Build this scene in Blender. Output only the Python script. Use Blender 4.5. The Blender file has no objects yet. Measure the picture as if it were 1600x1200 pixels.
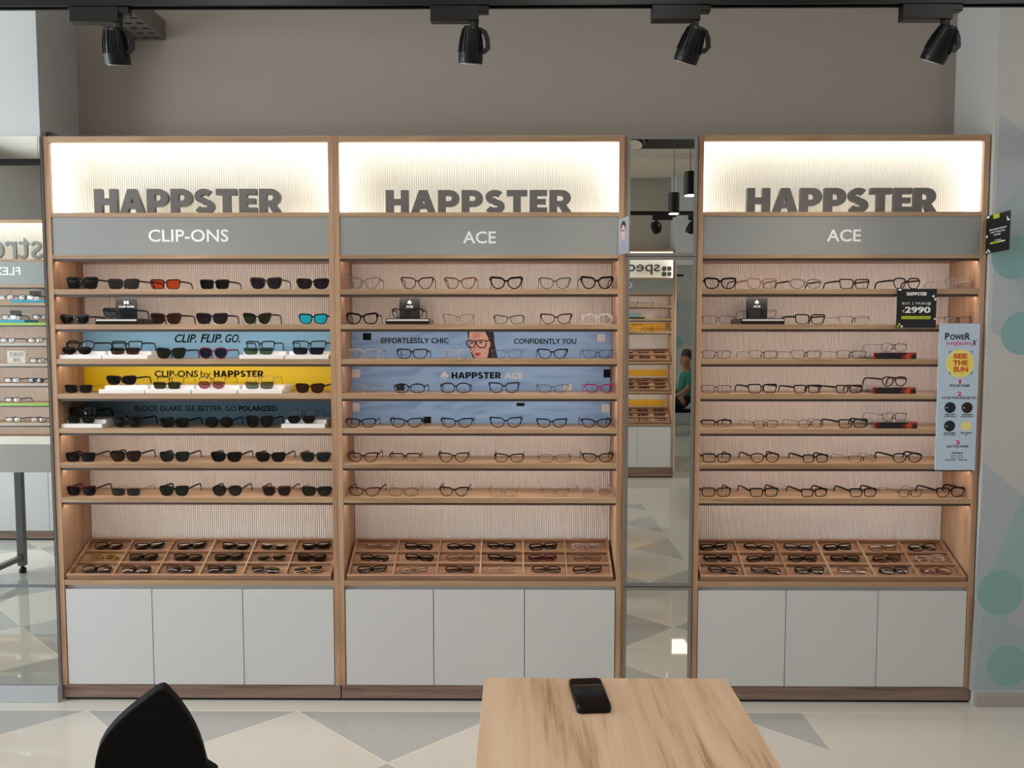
import bpy, bmesh, math, random
from mathutils import Vector, Matrix
random.seed(7)
sc = bpy.context.scene
COL = sc.collection

# ------------------------------------------------------------------ camera
F_PX, PITCH, YAW = 1150.0, 0.059, 0.007
CAM = Vector((0.0, -3.087, 1.556))
cam_d = bpy.data.cameras.new('camera')
cam_d.sensor_width = 36.0
cam_d.lens = F_PX * 36.0 / 1600.0
cam_d.clip_start = 0.05
cam = bpy.data.objects.new('camera', cam_d)
COL.objects.link(cam)
cam.location = CAM
cam.rotation_euler = (math.pi / 2 - PITCH, 0, YAW)
sc.camera = cam

# ------------------------------------------------------------------ world, exposure, large lights
w = bpy.data.worlds.new('world')
sc.world = w
w.use_nodes = True
w.node_tree.nodes['Background'].inputs[0].default_value = (0.75, 0.87, 1.0, 1)
w.node_tree.nodes['Background'].inputs[1].default_value = 1.2
sc.view_settings.view_transform = 'Standard'
sc.view_settings.look = 'None'
sc.view_settings.gamma = 1.0
sc.view_settings.exposure = 0.0
sc.view_settings.use_curve_mapping = False
sc.cycles.transparent_max_bounces = 24
sc.cycles.max_bounces = 12
sc.cycles.glossy_bounces = 8
sc.cycles.caustics_reflective = False
sc.cycles.caustics_refractive = False
sc.cycles.sample_clamp_indirect = 8.0

E_SHELF = 15.0      # LED channels under the shelves
E_BOX = 2.9       # LED strips and glowing wall linings in the sign boxes
E_CEIL = 11.5       # added ceiling panels, out of view


def area_light(name, loc, rot, sx, sy, power, color):
    d = bpy.data.lights.new(name, 'AREA')
    d.shape = 'RECTANGLE'
    d.size, d.size_y = sx, sy
    d.energy = power
    d.color = color
    o = bpy.data.objects.new(name, d)
    COL.objects.link(o)
    o.location = loc
    o.rotation_euler = rot
    return o


# daylight through the shop front, outside the glass of the far left wall
area_light('daylight', (-5.75, -2.3, 1.75), (0, -math.pi / 2, 0), 2.6, 3.6, 310, (0.80, 0.91, 1.0))

# ------------------------------------------------------------------ pixel -> place helpers
_cp, _sp, _cy, _sy = math.cos(PITCH), math.sin(PITCH), math.cos(YAW), math.sin(YAW)
C_F = Vector((-_sy * _cp, _cy * _cp, -_sp))
C_R = Vector((_cy, _sy, 0))
C_U = C_R.cross(C_F)


def ray(u, v):
    return C_F + C_R * ((u - 800) / F_PX) + C_U * ((600 - v) / F_PX)


def at(u, v, y=0.0):
    r = ray(u, v)
    return CAM + r * ((y - CAM.y) / r.y)


def at_z(u, v, z=0.0):
    r = ray(u, v)
    return CAM + r * ((z - CAM.z) / r.z)


def zz(v, y=0.0):
    return at(800, v, y).z


# ------------------------------------------------------------------ materials
def srgb(r, g, b):
    def f(c):
        c /= 255.0
        return c / 12.92 if c <= 0.04045 else ((c + 0.055) / 1.055) ** 2.4
    return (f(r), f(g), f(b), 1.0)


_M = {}


def mat(name, col, rough=0.5, metal=0.0, spec=0.5, coat=0.0, bump=0.0):
    if name in _M:
        return _M[name]
    m = bpy.data.materials.new(name)
    m.use_nodes = True
    nt = m.node_tree
    b = nt.nodes['Principled BSDF']
    b.inputs['Base Color'].default_value = srgb(*col)
    b.inputs['Roughness'].default_value = rough
    b.inputs['Metallic'].default_value = metal
    b.inputs['Specular IOR Level'].default_value = spec
    b.inputs['Coat Weight'].default_value = coat
    if bump:
        tc = nt.nodes.new('ShaderNodeTexCoord')
        n = nt.nodes.new('ShaderNodeTexNoise')
        n.inputs['Scale'].default_value = 220
        bp = nt.nodes.new('ShaderNodeBump')
        bp.inputs['Strength'].default_value = bump
        bp.inputs['Distance'].default_value = 0.001
        nt.links.new(tc.outputs['Object'], n.inputs['Vector'])
        nt.links.new(n.outputs['Fac'], bp.inputs['Height'])
        nt.links.new(bp.outputs['Normal'], b.inputs['Normal'])
    _M[name] = m
    return m


def emit(name, col, strength):
    if name in _M:
        return _M[name]
    m = bpy.data.materials.new(name)
    m.use_nodes = True
    nt = m.node_tree
    nt.nodes.remove(nt.nodes['Principled BSDF'])
    e = nt.nodes.new('ShaderNodeEmission')
    e.inputs[0].default_value = (*col, 1)
    e.inputs[1].default_value = strength
    nt.links.new(e.outputs[0], nt.nodes['Material Output'].inputs[0])
    _M[name] = m
    return m


def wood(name, axis, c0, c1, c2, rough=0.45, sc_across=16.0, sc_along=1.3, seed=0.0):
    m = bpy.data.materials.new(name)
    m.use_nodes = True
    nt = m.node_tree
    N, L = nt.nodes, nt.links
    b = N['Principled BSDF']
    b.inputs['Roughness'].default_value = rough
    tc = N.new('ShaderNodeTexCoord')
    mp = N.new('ShaderNodeMapping')
    s = [sc_across] * 3
    s[axis] = sc_along
    mp.inputs['Scale'].default_value = s
    mp.inputs['Location'].default_value = (seed, seed * 1.7, seed * .6)
    n1 = N.new('ShaderNodeTexNoise')
    n1.inputs['Scale'].default_value = 1.0
    n1.inputs['Detail'].default_value = 5
    n1.inputs['Distortion'].default_value = 0.8
    mp2 = N.new('ShaderNodeMapping')
    s2 = [sc_across * 9] * 3
    s2[axis] = sc_along * 4
    mp2.inputs['Scale'].default_value = s2
    n2 = N.new('ShaderNodeTexNoise')
    n2.inputs['Scale'].default_value = 1.0
    n2.inputs['Detail'].default_value = 3
    mx = N.new('ShaderNodeMath')
    mx.operation = 'MULTIPLY_ADD'
    mx.inputs[1].default_value = 0.28
    sub = N.new('ShaderNodeMath')
    sub.operation = 'SUBTRACT'
    sub.inputs[1].default_value = 0.14
    r = N.new('ShaderNodeValToRGB')
    r.color_ramp.elements[0].position = 0.30
    r.color_ramp.elements[0].color = srgb(*c0)
    r.color_ramp.elements[1].position = 0.70
    r.color_ramp.elements[1].color = srgb(*c2)
    e = r.color_ramp.elements.new(0.47)
    e.color = srgb(*c1)
    L.new(tc.outputs['Object'], mp.inputs['Vector'])
    L.new(tc.outputs['Object'], mp2.inputs['Vector'])
    L.new(mp.outputs[0], n1.inputs['Vector'])
    L.new(mp2.outputs[0], n2.inputs['Vector'])
    L.new(n2.outputs['Fac'], mx.inputs[0])
    L.new(n1.outputs['Fac'], mx.inputs[2])
    L.new(mx.outputs[0], sub.inputs[0])
    L.new(sub.outputs[0], r.inputs['Fac'])
    L.new(r.outputs['Color'], b.inputs['Base Color'])
    _M[name] = m
    return m


OAK_H = wood('oak_horizontal', 0, (142, 110, 80), (166, 134, 102), (184, 154, 122))
OAK_V = wood('oak_vertical', 2, (146, 108, 80), (172, 134, 104), (188, 154, 124), seed=3.1)
OAK_Y = wood('oak_depth', 1, (142, 110, 80), (166, 134, 102), (184, 154, 122), seed=5.3)
OAK_TRAY = wood('oak_tray', 0, (128, 90, 67), (154, 114, 87), (176, 138, 109), seed=9.0)
PLINTH = wood('plinth_wood', 0, (92, 72, 62), (126, 103, 90), (144, 121, 106), sc_across=22, seed=2.0)
TABLE_WOOD = wood('table_wood', 1, (158, 122, 92), (200, 168, 137), (214, 185, 156), rough=0.33, sc_across=19, sc_along=1.4, seed=4.2)
WHITE_DOOR = mat('white_door', (200, 199, 198), 0.35)
WHITE_WALL = mat('white_wall', (190, 190, 191), 0.85)
BEIGE_WALL = mat('beige_wall', (152, 144, 136), 0.9)
FLUTE = mat('fluted_panel', (228, 219, 212), 0.6)
BOX_WHITE = mat('sign_box_white', (240, 236, 226), 0.6)
GREY_BOARD = mat('grey_board', (146, 147, 144), 0.38)
SIGN_GREY = mat('sign_letter_grey', (104, 99, 95), 0.5)
PRINT_WHITE = mat('print_white', (238, 238, 236), 0.6)
PRINT_BLACK = mat('print_black', (6, 6, 9), 0.7, spec=.2)
PRINT_CREAM = mat('print_cream', (216, 208, 206), 0.6)
BLACK_METAL = mat('black_metal', (8, 8, 9), 0.38, spec=.3)
BLACK_PLASTIC = mat('black_plastic', (9, 9, 10), 0.45)
BLACK_FABRIC = mat('black_fabric', (13, 13, 13), 0.8, spec=0.2, bump=0.3)
DARK_CHANNEL = mat('dark_channel', (64, 50, 44), 0.5)
GREY_METAL = mat('grey_metal', (150, 150, 148), 0.35, 0.85)
STEEL = mat('steel', (112, 112, 112), 0.4, 0.7)
MIRROR = mat('mirror_silver', (222, 222, 216), 0.0, 1.0)
SKIRT = mat('grey_skirting', (164, 157, 149), 0.35)
CLEAR_ACRYLIC = None
ACRYLIC = mat('white_acrylic', (238, 234, 232), 0.25)
LED_WARM = emit('led_shelf', (1.0, 0.88, 0.80), E_SHELF)
LED_BOX = emit('led_and_wall_glow', (1.0, 0.95, 0.84), E_BOX)
CEIL_GLOW = emit('added_panel_glow', (1.0, 0.945, 0.895), E_CEIL)
PENDANT_GLOW = emit('pendant_glow', (1.0, 0.93, 0.85), 14.0)


# ------------------------------------------------------------------ mesh building
class MB:
    def __init__(s):
        s.v, s.f, s.mi, s.m = [], [], [], 0

    def face(s, *ids):
        s.f.append(ids)
        s.mi.append(s.m)

    def box(s, x0, x1, y0, y1, z0, z1):
        n = len(s.v)
        s.v += [(x0, y0, z0), (x1, y0, z0), (x1, y1, z0), (x0, y1, z0), (x0, y0, z1), (x1, y0, z1), (x1, y1, z1), (x0, y1, z1)]
        for q in ((0, 3, 2, 1), (4, 5, 6, 7), (0, 1, 5, 4), (1, 2, 6, 5), (2, 3, 7, 6), (3, 0, 4, 7)):
            s.face(*[n + i for i in q])
        return s

    def prism(s, pts, y0, y1):
        """pts (x,z) counter-clockwise seen from -y; extruded from y0 (front) to y1 (back)"""
        n, k = len(s.v), len(pts)
        s.v += [(x, y0, z) for x, z in pts] + [(x, y1, z) for x, z in pts]
        s.face(*range(n, n + k))
        s.face(*[n + k + i for i in reversed(range(k))])
        for i in range(k):
            j = (i + 1) % k
            s.face(n + j, n + i, n + k + i, n + k + j)
        return s

    def sweep(s, path, w, h, up=(0, 0, 1), closed=False, sides=4):
        """bar of section w (sideways) x h (along up) along path; w, h may be lists"""
        P = [Vector(p) for p in path]
        k, n0 = len(P), len(s.v)
        up = Vector(up)
        for i, p in enumerate(P):
            a = P[i - 1] if (i > 0 or closed) else P[i]
            b = P[(i + 1) % k] if (i < k - 1 or closed) else P[i]
            t = (b - a).normalized()
            sd = t.cross(up)
            sd = sd.normalized() if sd.length > 1e-6 else Vector((1, 0, 0))
            u2 = sd.cross(t)
            ww = w[i] if isinstance(w, (list, tuple)) else w
            hh = h[i] if isinstance(h, (list, tuple)) else h
            for q in range(sides):
                an = 2 * math.pi * (q + .5) / sides
                ca, sa = math.cos(an), math.sin(an)
                if sides == 4:
                    ca, sa = math.copysign(1, ca), math.copysign(1, sa)
                s.v.append(tuple(p + sd * (ca * ww / 2) + u2 * (sa * hh / 2)))
        for i in range(k if closed else k - 1):
            a, b = n0 + i * sides, n0 + ((i + 1) % k) * sides
            for q in range(sides):
                r = (q + 1) % sides
                s.face(a + q, a + r, b + r, b + q)
        if not closed:
            s.face(*[n0 + q for q in reversed(range(sides))])
            s.face(*[n0 + (k - 1) * sides + q for q in range(sides)])
        return s

    def lathe(s, prof, c=(0, 0, 0), n=20, axis=2, squash=1.0):
        """prof [(r, h)] closed at both ends by caps"""
        n0 = len(s.v)
        for r, h in prof:
            for i in range(n):
                a = 2 * math.pi * i / n
                x, y = r * math.cos(a), r * math.sin(a) * squash
                p = [x, y, h] if axis == 2 else ([x, h, y] if axis == 1 else [h, x, y])
                s.v.append((c[0] + p[0], c[1] + p[1], c[2] + p[2]))
        for k in range(len(prof) - 1):
            for i in range(n):
                j = (i + 1) % n
                q = (n0 + k * n + i, n0 + k * n + j, n0 + (k + 1) * n + j, n0 + (k + 1) * n + i)
                s.face(*(q if axis != 1 else q[::-1]))
        cap0 = [n0 + i for i in range(n)]
        cap1 = [n0 + (len(prof) - 1) * n + i for i in range(n)]
        s.face(*(cap0[::-1] if axis != 1 else cap0))
        s.face(*(cap1 if axis != 1 else cap1[::-1]))
        return s

    def mesh(s, name, mats=None, smooth=False):
        me = bpy.data.meshes.new(name)
        me.from_pydata([tuple(v) for v in s.v], [], s.f)
        if mats:
            for m in (mats if isinstance(mats, (list, tuple)) else [mats]):
                me.materials.append(m)
        me.polygons.foreach_set('material_index', s.mi)
        if smooth:
            me.polygons.foreach_set('use_smooth', [True] * len(s.f))
        me.update()
        return me

    def obj(s, name, mats, parent=None, loc=None, rot=None, bevel=0.0, smooth=False):
        o = bpy.data.objects.new(name, s.mesh(name, mats, smooth))
        COL.objects.link(o)
        if parent is not None:
            o.parent = parent
        if loc is not None:
            o.location = loc
        if rot is not None:
            o.rotation_euler = rot
        if bevel:
            md = o.modifiers.new('bevel', 'BEVEL')
            md.width = bevel
            md.segments = 2
            md.limit_method = 'ANGLE'
        return o


def bx(name, m, parent, *dims, bevel=0.0):
    return MB().box(*dims).obj(name, m, parent, bevel=bevel)


def tag(o, label, cat, group=None, kind=None):
    if label:
        o['label'] = label
    if cat:
        o['category'] = cat
    if group:
        o['group'] = group
    if kind:
        o['kind'] = kind
    return o


def thing(name, label, cat, loc=(0, 0, 0), rot=(0, 0, 0), group=None):
    o = bpy.data.objects.new(name, None)
    o.empty_display_size = 0.05
    COL.objects.link(o)
    o.location = loc
    o.rotation_euler = rot
    return tag(o, label, cat, group)


def struct(o, label, cat='room'):
    return tag(o, label, cat, kind='structure')


# ------------------------------------------------------------------ lettering
def curve_mesh(cu, name, x0, x1, z0, z1, y, depth):
    """a filled curve laid into the rectangle x0..x1, z0..z1 on the plane y, facing -y, standing DEPTH proud"""
    o = bpy.data.objects.new(name, cu)
    COL.objects.link(o)
    dg = bpy.context.evaluated_depsgraph_get()
    me = bpy.data.meshes.new_from_object(o.evaluated_get(dg))
    bpy.data.objects.remove(o)
    bpy.data.curves.remove(cu)
    xs = [v.co.x for v in me.vertices]
    ys = [v.co.y for v in me.vertices]
    zs = [v.co.z for v in me.vertices]
    ax, bxx, ay, by = min(xs), max(xs), min(ys), max(ys)
    az, bz = min(zs), max(zs)
    for v in me.vertices:
        fx = (v.co.x - ax) / (bxx - ax) if bxx > ax else .5
        fy = (v.co.y - ay) / (by - ay) if by > ay else .5
        fz = (v.co.z - az) / (bz - az) if bz > az else 1.0
        v.co = (x0 + (x1 - x0) * fx, y - depth * fz, z0 + (z1 - z0) * fy)
    me.name = name
    return me


def text(body, x0, x1, z0, z1, y, m, parent, bold=0.0, shear=0.0, depth=0.0006, name='lettering', spacing=1.0, line=1.0):
    cu = bpy.data.curves.new(name, 'FONT')
    cu.body = body
    cu.align_x = 'CENTER'
    cu.size = 1.0
    cu.extrude = 0.01
    cu.offset = bold
    cu.shear = shear
    cu.space_character = spacing
    cu.space_line = line
    cu.resolution_u = 3
    me = curve_mesh(cu, name, x0, x1, z0, z1, y, depth)
    me.materials.clear()
    me.materials.append(m)
    o = bpy.data.objects.new(name, me)
    COL.objects.link(o)
    o.parent = parent
    return o


def arc(cx, cy, rx, ry, a0, a1, n=10):
    return [(cx + rx * math.cos(math.radians(a0 + (a1 - a0) * i / n)), cy + ry * math.sin(math.radians(a0 + (a1 - a0) * i / n))) for i in range(n + 1)]


def heavy(ch):
    """loops of a heavy sans capital, 1 tall"""
    if ch == 'H':
        return .86, [[(0, 0), (.29, 0), (.29, .36), (.57, .36), (.57, 0), (.86, 0), (.86, 1), (.57, 1), (.57, .62), (.29, .62), (.29, 1), (0, 1)]]
    if ch == 'A':
        return .94, [[(0, 0), (.29, 0), (.35, .2), (.59, .2), (.65, 0), (.94, 0), (.63, 1), (.31, 1)], [(.415, .42), (.47, .64), (.525, .42)]]
    if ch in 'PR':
        out = [(0, 0), (.29, 0), (.29, .28), (.42, .28)] + arc(.44, .64, .37, .36, -90, 90, 12) + [(0, 1)]
        if ch == 'R':
            out = [(0, 0), (.29, 0), (.29, .3), (.36, .3), (.52, 0), (.86, 0), (.64, .345)] + arc(.44, .66, .37, .34, -50, 90, 12) + [(0, 1)]
        return (.81 if ch == 'P' else .86), [out, [(.29, .52)] + [(.29, .77)] + arc(.42, .645, .11, .125, 90, -90, 8)]
    if ch == 'S':
        c = arc(.36, .71, .235, .17, 35, 180, 9)[0:] + arc(.36, .70, .235, .17, 180, 262, 5)[1:] + arc(.36, .29, .25, .175, 82, -60, 11) + arc(.34, .30, .27, .18, -80, -150, 5)
        L, R = [], []
        for i, (x, y) in enumerate(c):
            a, b = c[max(i - 1, 0)], c[min(i + 1, len(c) - 1)]
            dx, dy = b[0] - a[0], b[1] - a[1]
            d = math.hypot(dx, dy) or 1
            k = .125
            L.append((x - dy / d * k, y + dx / d * k))
            R.append((x + dy / d * k, y - dx / d * k))
        return .72, [L + R[::-1]]
    if ch == 'T':
        return .78, [[(.245, 0), (.535, 0), (.535, .75), (.78, .75), (.78, 1), (0, 1), (0, .75), (.245, .75)]]
    if ch == 'E':
        return .66, [[(0, 0), (.66, 0), (.66, .24), (.29, .24), (.29, .39), (.61, .39), (.61, .61), (.29, .61), (.29, .76), (.66, .76), (.66, 1), (0, 1)]]
    return .3, []


def heavy_text(body, x0, x1, z0, z1, y, m, parent, depth=0.0006, name='lettering'):
    cu = bpy.data.curves.new(name, 'CURVE')
    cu.dimensions = '2D'
    cu.fill_mode = 'BOTH'
    cu.extrude = 0.01
    x = 0.0
    for ch in body:
        wd, loops = heavy(ch)
        for lp in loops:
            sp = cu.splines.new('POLY')
            sp.points.add(len(lp) - 1)
            for i, p in enumerate(lp):
                sp.points[i].co = (x + p[0], p[1], 0, 1)
            sp.use_cyclic_u = True
        x += wd + .085
    me = curve_mesh(cu, name, x0, x1, z0, z1, y, depth)
    me.materials.clear()
    me.materials.append(m)
    o = bpy.data.objects.new(name, me)
    COL.objects.link(o)
    o.parent = parent
    return o


def patch(name, m, parent, pts, y, depth=0.0006):
    """a flat printed shape: pts (x,z) counter-clockwise"""
    return MB().prism(pts, y - depth, y).obj(name, m, parent)


def rect_pts(x0, x1, z0, z1):
    return [(x0, z0), (x1, z0), (x1, z1), (x0, z1)]


def px_rect(u0, u1, v0, v1, y, off):
    """rectangle of pixels on the plane y, minus the offset of its parent"""
    a, b = at(u0, v1, y), at(u1, v0, y)
    c, d = at(u0, v0, y), at(u1, v1, y)
    return ((a.x + c.x) / 2 - off.x, (b.x + d.x) / 2 - off.x, (a.z + d.z) / 2 - off.z, (b.z + c.z) / 2 - off.z)


# ================================================================== THE ROOM
CEIL_Z, BACK_Y, FAR_Y, LEFT_X, RIGHT_X = 3.44, 0.272, -5.50, -5.2, 3.6
COL_L, COL_R = -1.972, 1.948          # edges of the two columns beside the shelving
FLOOR_P, FLOOR_X0, FLOOR_X1 = 0.856, -0.954, 1.14


def floor_material():
    m = bpy.data.materials.new('polished_floor_tiles')
    m.use_nodes = True
    nt = m.node_tree
    N, L = nt.nodes, nt.links
    b = N['Principled BSDF']
    b.inputs['Roughness'].default_value = 0.025
    b.inputs['Specular IOR Level'].default_value = 0.55
    geo = N.new('ShaderNodeNewGeometry')
    sep = N.new('ShaderNodeSeparateXYZ')
    L.new(geo.outputs['Position'], sep.inputs[0])

    def mt(op, a, b_=None, c=None):
        n = N.new('ShaderNodeMath')
        n.operation = op
        for i, x in enumerate((a, b_, c)):
            if x is None:
                continue
            if isinstance(x, (int, float)):
                n.inputs[i].default_value = x
            else:
                L.new(x, n.inputs[i])
        return n.outputs[0]
    top_y = at_z(465, 1111, 0).y
    tip_y = at_z(597, 1192, 0).y
    a, bb = at_z(465, 1111, 0), at_z(795, 1112, 0)
    per = bb.x - a.x
    x1 = at_z(1256, 1119, 0).x
    s = mt('FRACT', mt('DIVIDE', mt('SUBTRACT', sep.outputs[0], a.x), per))
    tri = mt('MULTIPLY', mt('ABSOLUTE', mt('SUBTRACT', s, 0.5)), 2.0)
    t = mt('DIVIDE', mt('SUBTRACT', top_y, sep.outputs[1]), top_y - tip_y)
    r = mt('PINGPONG', t, 1.0)
    grey = mt('LESS_THAN', mt('ADD', tri, r), 1.0)
    inside = mt('MULTIPLY', mt('LESS_THAN', sep.outputs[1], top_y), mt('LESS_THAN', sep.outputs[0], x1))
    inside = mt('MULTIPLY', inside, mt('GREATER_THAN', sep.outputs[1], top_y - (top_y - tip_y) * 10))
    fac = mt('MULTIPLY', grey, inside)
    # hairline joints
    j1 = mt('LESS_THAN', mt('ABSOLUTE', mt('SUBTRACT', mt('ADD', tri, r), 1.0)), 0.006)
    j2 = mt('LESS_THAN', mt('ABSOLUTE', mt('SUBTRACT', sep.outputs[1], top_y)), 0.0025)
    j = mt('MINIMUM', mt('ADD', mt('MULTIPLY', j1, inside), j2), 1.0)
    no = N.new('ShaderNodeTexNoise')
    no.inputs['Scale'].default_value = 1.6
    no.inputs['Detail'].default_value = 3
    mixc = N.new('ShaderNodeMix')
    mixc.data_type = 'RGBA'
    mixc.inputs['A'].default_value = srgb(206, 201, 191)
    mixc.inputs['B'].default_value = srgb(199, 193, 182)
    L.new(no.outputs['Fac'], mixc.inputs['Factor'])
    mixg = N.new('ShaderNodeMix')
    mixg.data_type = 'RGBA'
    mixg.inputs['B'].default_value = srgb(170, 169, 165)
    L.new(fac, mixg.inputs['Factor'])
    L.new(mixc.outputs['Result'], mixg.inputs['A'])
    mixj = N.new('ShaderNodeMix')
    mixj.data_type = 'RGBA'
    mixj.inputs['B'].default_value = srgb(220, 215, 204)
    L.new(j, mixj.inputs['Factor'])
    L.new(mixg.outputs['Result'], mixj.inputs['A'])
    L.new(mixj.outputs['Result'], b.inputs['Base Color'])
    return m


fl = MB().box(LEFT_X, RIGHT_X, FAR_Y - .1, BACK_Y + .1, -0.1, 0.0).obj('floor', floor_material())
struct(fl, 'polished cream floor with grey triangle tiles', 'floor')
cl = MB().box(LEFT_X, RIGHT_X, FAR_Y - .1, BACK_Y + .1, CEIL_Z, CEIL_Z + .1).obj('ceiling', mat('ceiling_white', (214, 208, 198), 0.9))
struct(cl, 'white plaster ceiling above the shop', 'ceiling')
wb = MB().box(COL_L - .4, COL_R + .4, BACK_Y, BACK_Y + .1, 0, CEIL_Z).obj('wall_back', BEIGE_WALL)
struct(wb, 'beige wall above and behind the display bays', 'wall')
wl = MB().box(LEFT_X, COL_L, -0.004, BACK_Y, 0, CEIL_Z).obj('wall_front_left', WHITE_WALL)
struct(wl, 'white column face beside the sunglasses bay', 'wall')
wf = MB().box(LEFT_X, RIGHT_X, FAR_Y - .1, FAR_Y, 0, CEIL_Z).obj('wall_far', mat('far_wall_beige', (176, 168, 154), 0.9))
struct(wf, 'beige wall opposite the display bays', 'wall')
wr = MB().box(RIGHT_X, RIGHT_X + .1, FAR_Y - .1, BACK_Y + .1, 0, CEIL_Z).obj('wall_side', WHITE_WALL)
struct(wr, 'plain white side wall of the shop', 'wall')
wx = MB()
wx.box(LEFT_X - .1, LEFT_X, FAR_Y - .1, -4.2, 0, CEIL_Z)
wx.box(LEFT_X - .1, LEFT_X, -.4, BACK_Y + .1, 0, CEIL_Z)
wx.box(LEFT_X - .1, LEFT_X, -4.2, -.4, 0, .4)
wx.box(LEFT_X - .1, LEFT_X, -4.2, -.4, 3.05, CEIL_Z)
struct(wx.obj('wall_left', WHITE_WALL), 'white wall around the shop window', 'wall')
wn = MB()
for yy in (-4.2, -2.95, -1.68, -.44):
    wn.box(LEFT_X - .08, LEFT_X - .02, yy, yy + .04, .4, 3.05)
wn.box(LEFT_X - .08, LEFT_X - .02, -4.16, -.44, .4, .44)
wn.box(LEFT_X - .08, LEFT_X - .02, -4.16, -.44, 3.01, 3.05)
struct(wn.obj('window_1', GREY_METAL), 'grey framed shop window', 'window')


# the painted column beside the right-hand bay
def mural_wall():
    mb = MB()
    y0 = -0.016
    mb.box(COL_R, RIGHT_X, y0, BACK_Y, 0, CEIL_Z)

    def poly(px, mi, lift):
        mb.m = mi
        mb.prism([(at(u, v, y0).x, at(u, v, y0).z) for u, v in px][::-1], y0 - lift, y0 + .001)

    def disc(u, v, r_px, mi, lift):
        c = at(u, v, y0)
        r = r_px / 372.0
        mb.m = mi
        mb.prism([(c.x + r * math.cos(2 * math.pi * i / 40), c.z + r * math.sin(2 * math.pi * i / 40)) for i in range(40)], y0 - lift, y0 + .001)
    poly([(1562, 178), (1680, 262), (1900, 246), (2100, 262), (2100, 575), (1870, 552), (1680, 590), (1549, 519), (1555, 330)], 1, .0004)
    poly([(1556, 333), (1640, 232), (1800, 300), (1800, 470), (1600, 478), (1555, 345)], 2, .0006)
    disc(1584, 402, 34, 3, .0010)
    disc(1597, 521, 33, 3, .0010)
    disc(1752, 452, 36, 3, .0010)
    disc(1900, 300, 37, 3, .0010)
    disc(1912, 545, 37, 3, .0010)
    poly([(1850, 790), (1990, 870), (2100, 800), (2100, 1078), (1850, 1078)], 2, .0005)
    poly([(1537, 722), (1600, 777), (1780, 800), (1780, 1078), (1514, 1078)], 1, .0004)
    poly([(1600, 770), (1660, 800), (1560, 1000), (1528, 935)], 4, .0006)
    poly([(1535, 960), (1612, 985), (1640, 1078), (1520, 1078)], 2, .0008)
    disc(1563, 926, 36, 3, .0010)
    disc(1574, 1040, 33, 3, .0010)
    o = mb.obj('wall_front_right', [mat('column_paint', (188, 187, 182), 0.85), mat('mural_lilac', (170, 176, 180), 0.85), mat('mural_grey', (158, 172, 176), 0.85),
                                    mat('mural_teal', (132, 168, 166), 0.85), mat('mural_pale_teal', (152, 176, 176), 0.85)])
    return struct(o, 'painted column with teal discs and grey triangles', 'wall')


mural_wall()
sk_z = zz(1078)
struct(bx('baseboard_right', SKIRT, None, COL_R + .003, RIGHT_X, -.030, -.0175, 0, sk_z, bevel=.002), 'grey skirting under the painted column', 'skirting')
struct(bx('baseboard_left', mat('grey_skirting_cool', (176, 178, 180), 0.3), None, LEFT_X, COL_L - .001, -.022, -.0045, 0, .072, bevel=.002), 'grey skirting under the column mirror', 'skirting')
# ceiling features that only the tall mirror shows
struct(bx('trim_1', mat('ceiling_void_dark', (18, 20, 24), 0.5), None, -2.0, RIGHT_X, -4.28, -3.80, CEIL_Z - .004, CEIL_Z + .001), 'black band painted across the ceiling', 'trim')  # flat black strip in place of an unlit ceiling void


def cove():
    mb = MB()
    pts = []
    for i in range(48):
        a = 2 * math.pi * i / 48
        c, s_ = math.cos(a), math.sin(a)
        r = (abs(c) ** 3.2 + abs(s_) ** 3.2) ** (-1 / 3.2)
        pts.append((0.9 + 1.2 * r * c, -4.92 + .46 * r * s_))
    n = len(pts)
    for z in (CEIL_Z - .05, CEIL_Z + .01):
        mb.v += [(x, y, z) for x, y in pts]
    mb.face(*reversed(range(n)))
    for i in range(n):
        j = (i + 1) % n
        mb.face(i, j, n + j, n + i)
    return struct(mb.obj('trim_2', mat('cove_plaster', (226, 216, 198), 0.9)), 'rounded plaster drop in the ceiling', 'trim')


cove()


# ================================================================== DISPLAY BAYS
T = 0.022
SHELF_V = [(451.5, 459.8), (506.8, 514.6), (561.3, 569.2), (615.6, 623.6), (670.0, 677.6), (724.5, 732.4), (778.4, 786.3)]
Z_TOP = 2.4
Z_TOPB, Z_LEDGE1, Z_LEDGE0, Z_HEAD0, Z_RAIL0 = zz(221), zz(331.5), zz(338.5), zz(398), zz(404)
Z_CNT1, Z_CNT0, Z_DOOR1, Z_DOOR0, Z_PL0 = zz(908), zz(916), zz(922.5), zz(1071.5), 0.014
SHELVES = [(zz(a), zz(b)) for a, b in SHELF_V]
INNER = 0.218       # y of the fluted back


def fluted(mb, x0, x1, y, z0, z1, pitch=0.0096, depth=0.0062):
    n = max(1, int(round((x1 - x0) / pitch)))
    xs, ys = [], []
    for i in range(n):
        for k in range(5):
            f = k / 5
            xs.append(x0 + (x1 - x0) * (i + f) / n)
            ys.append(y - depth * math.sin(math.pi * f) ** .55)
    xs.append(x1)
    ys.append(y)
    b = len(mb.v)
    for x, yy in zip(xs, ys):
        mb.v += [(x, yy, z0), (x, yy, z1)]
    for i in range(len(xs) - 1):
        a = b + i * 2
        mb.face(a, a + 2, a + 3, a + 1)
    m = len(mb.v)
    mb.v += [(x0, y + .008, z0), (x1, y + .008, z0), (x1, y + .008, z1), (x0, y + .008, z1)]
    mb.face(m, m + 3, m + 2, m + 1)
    return mb


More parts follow.
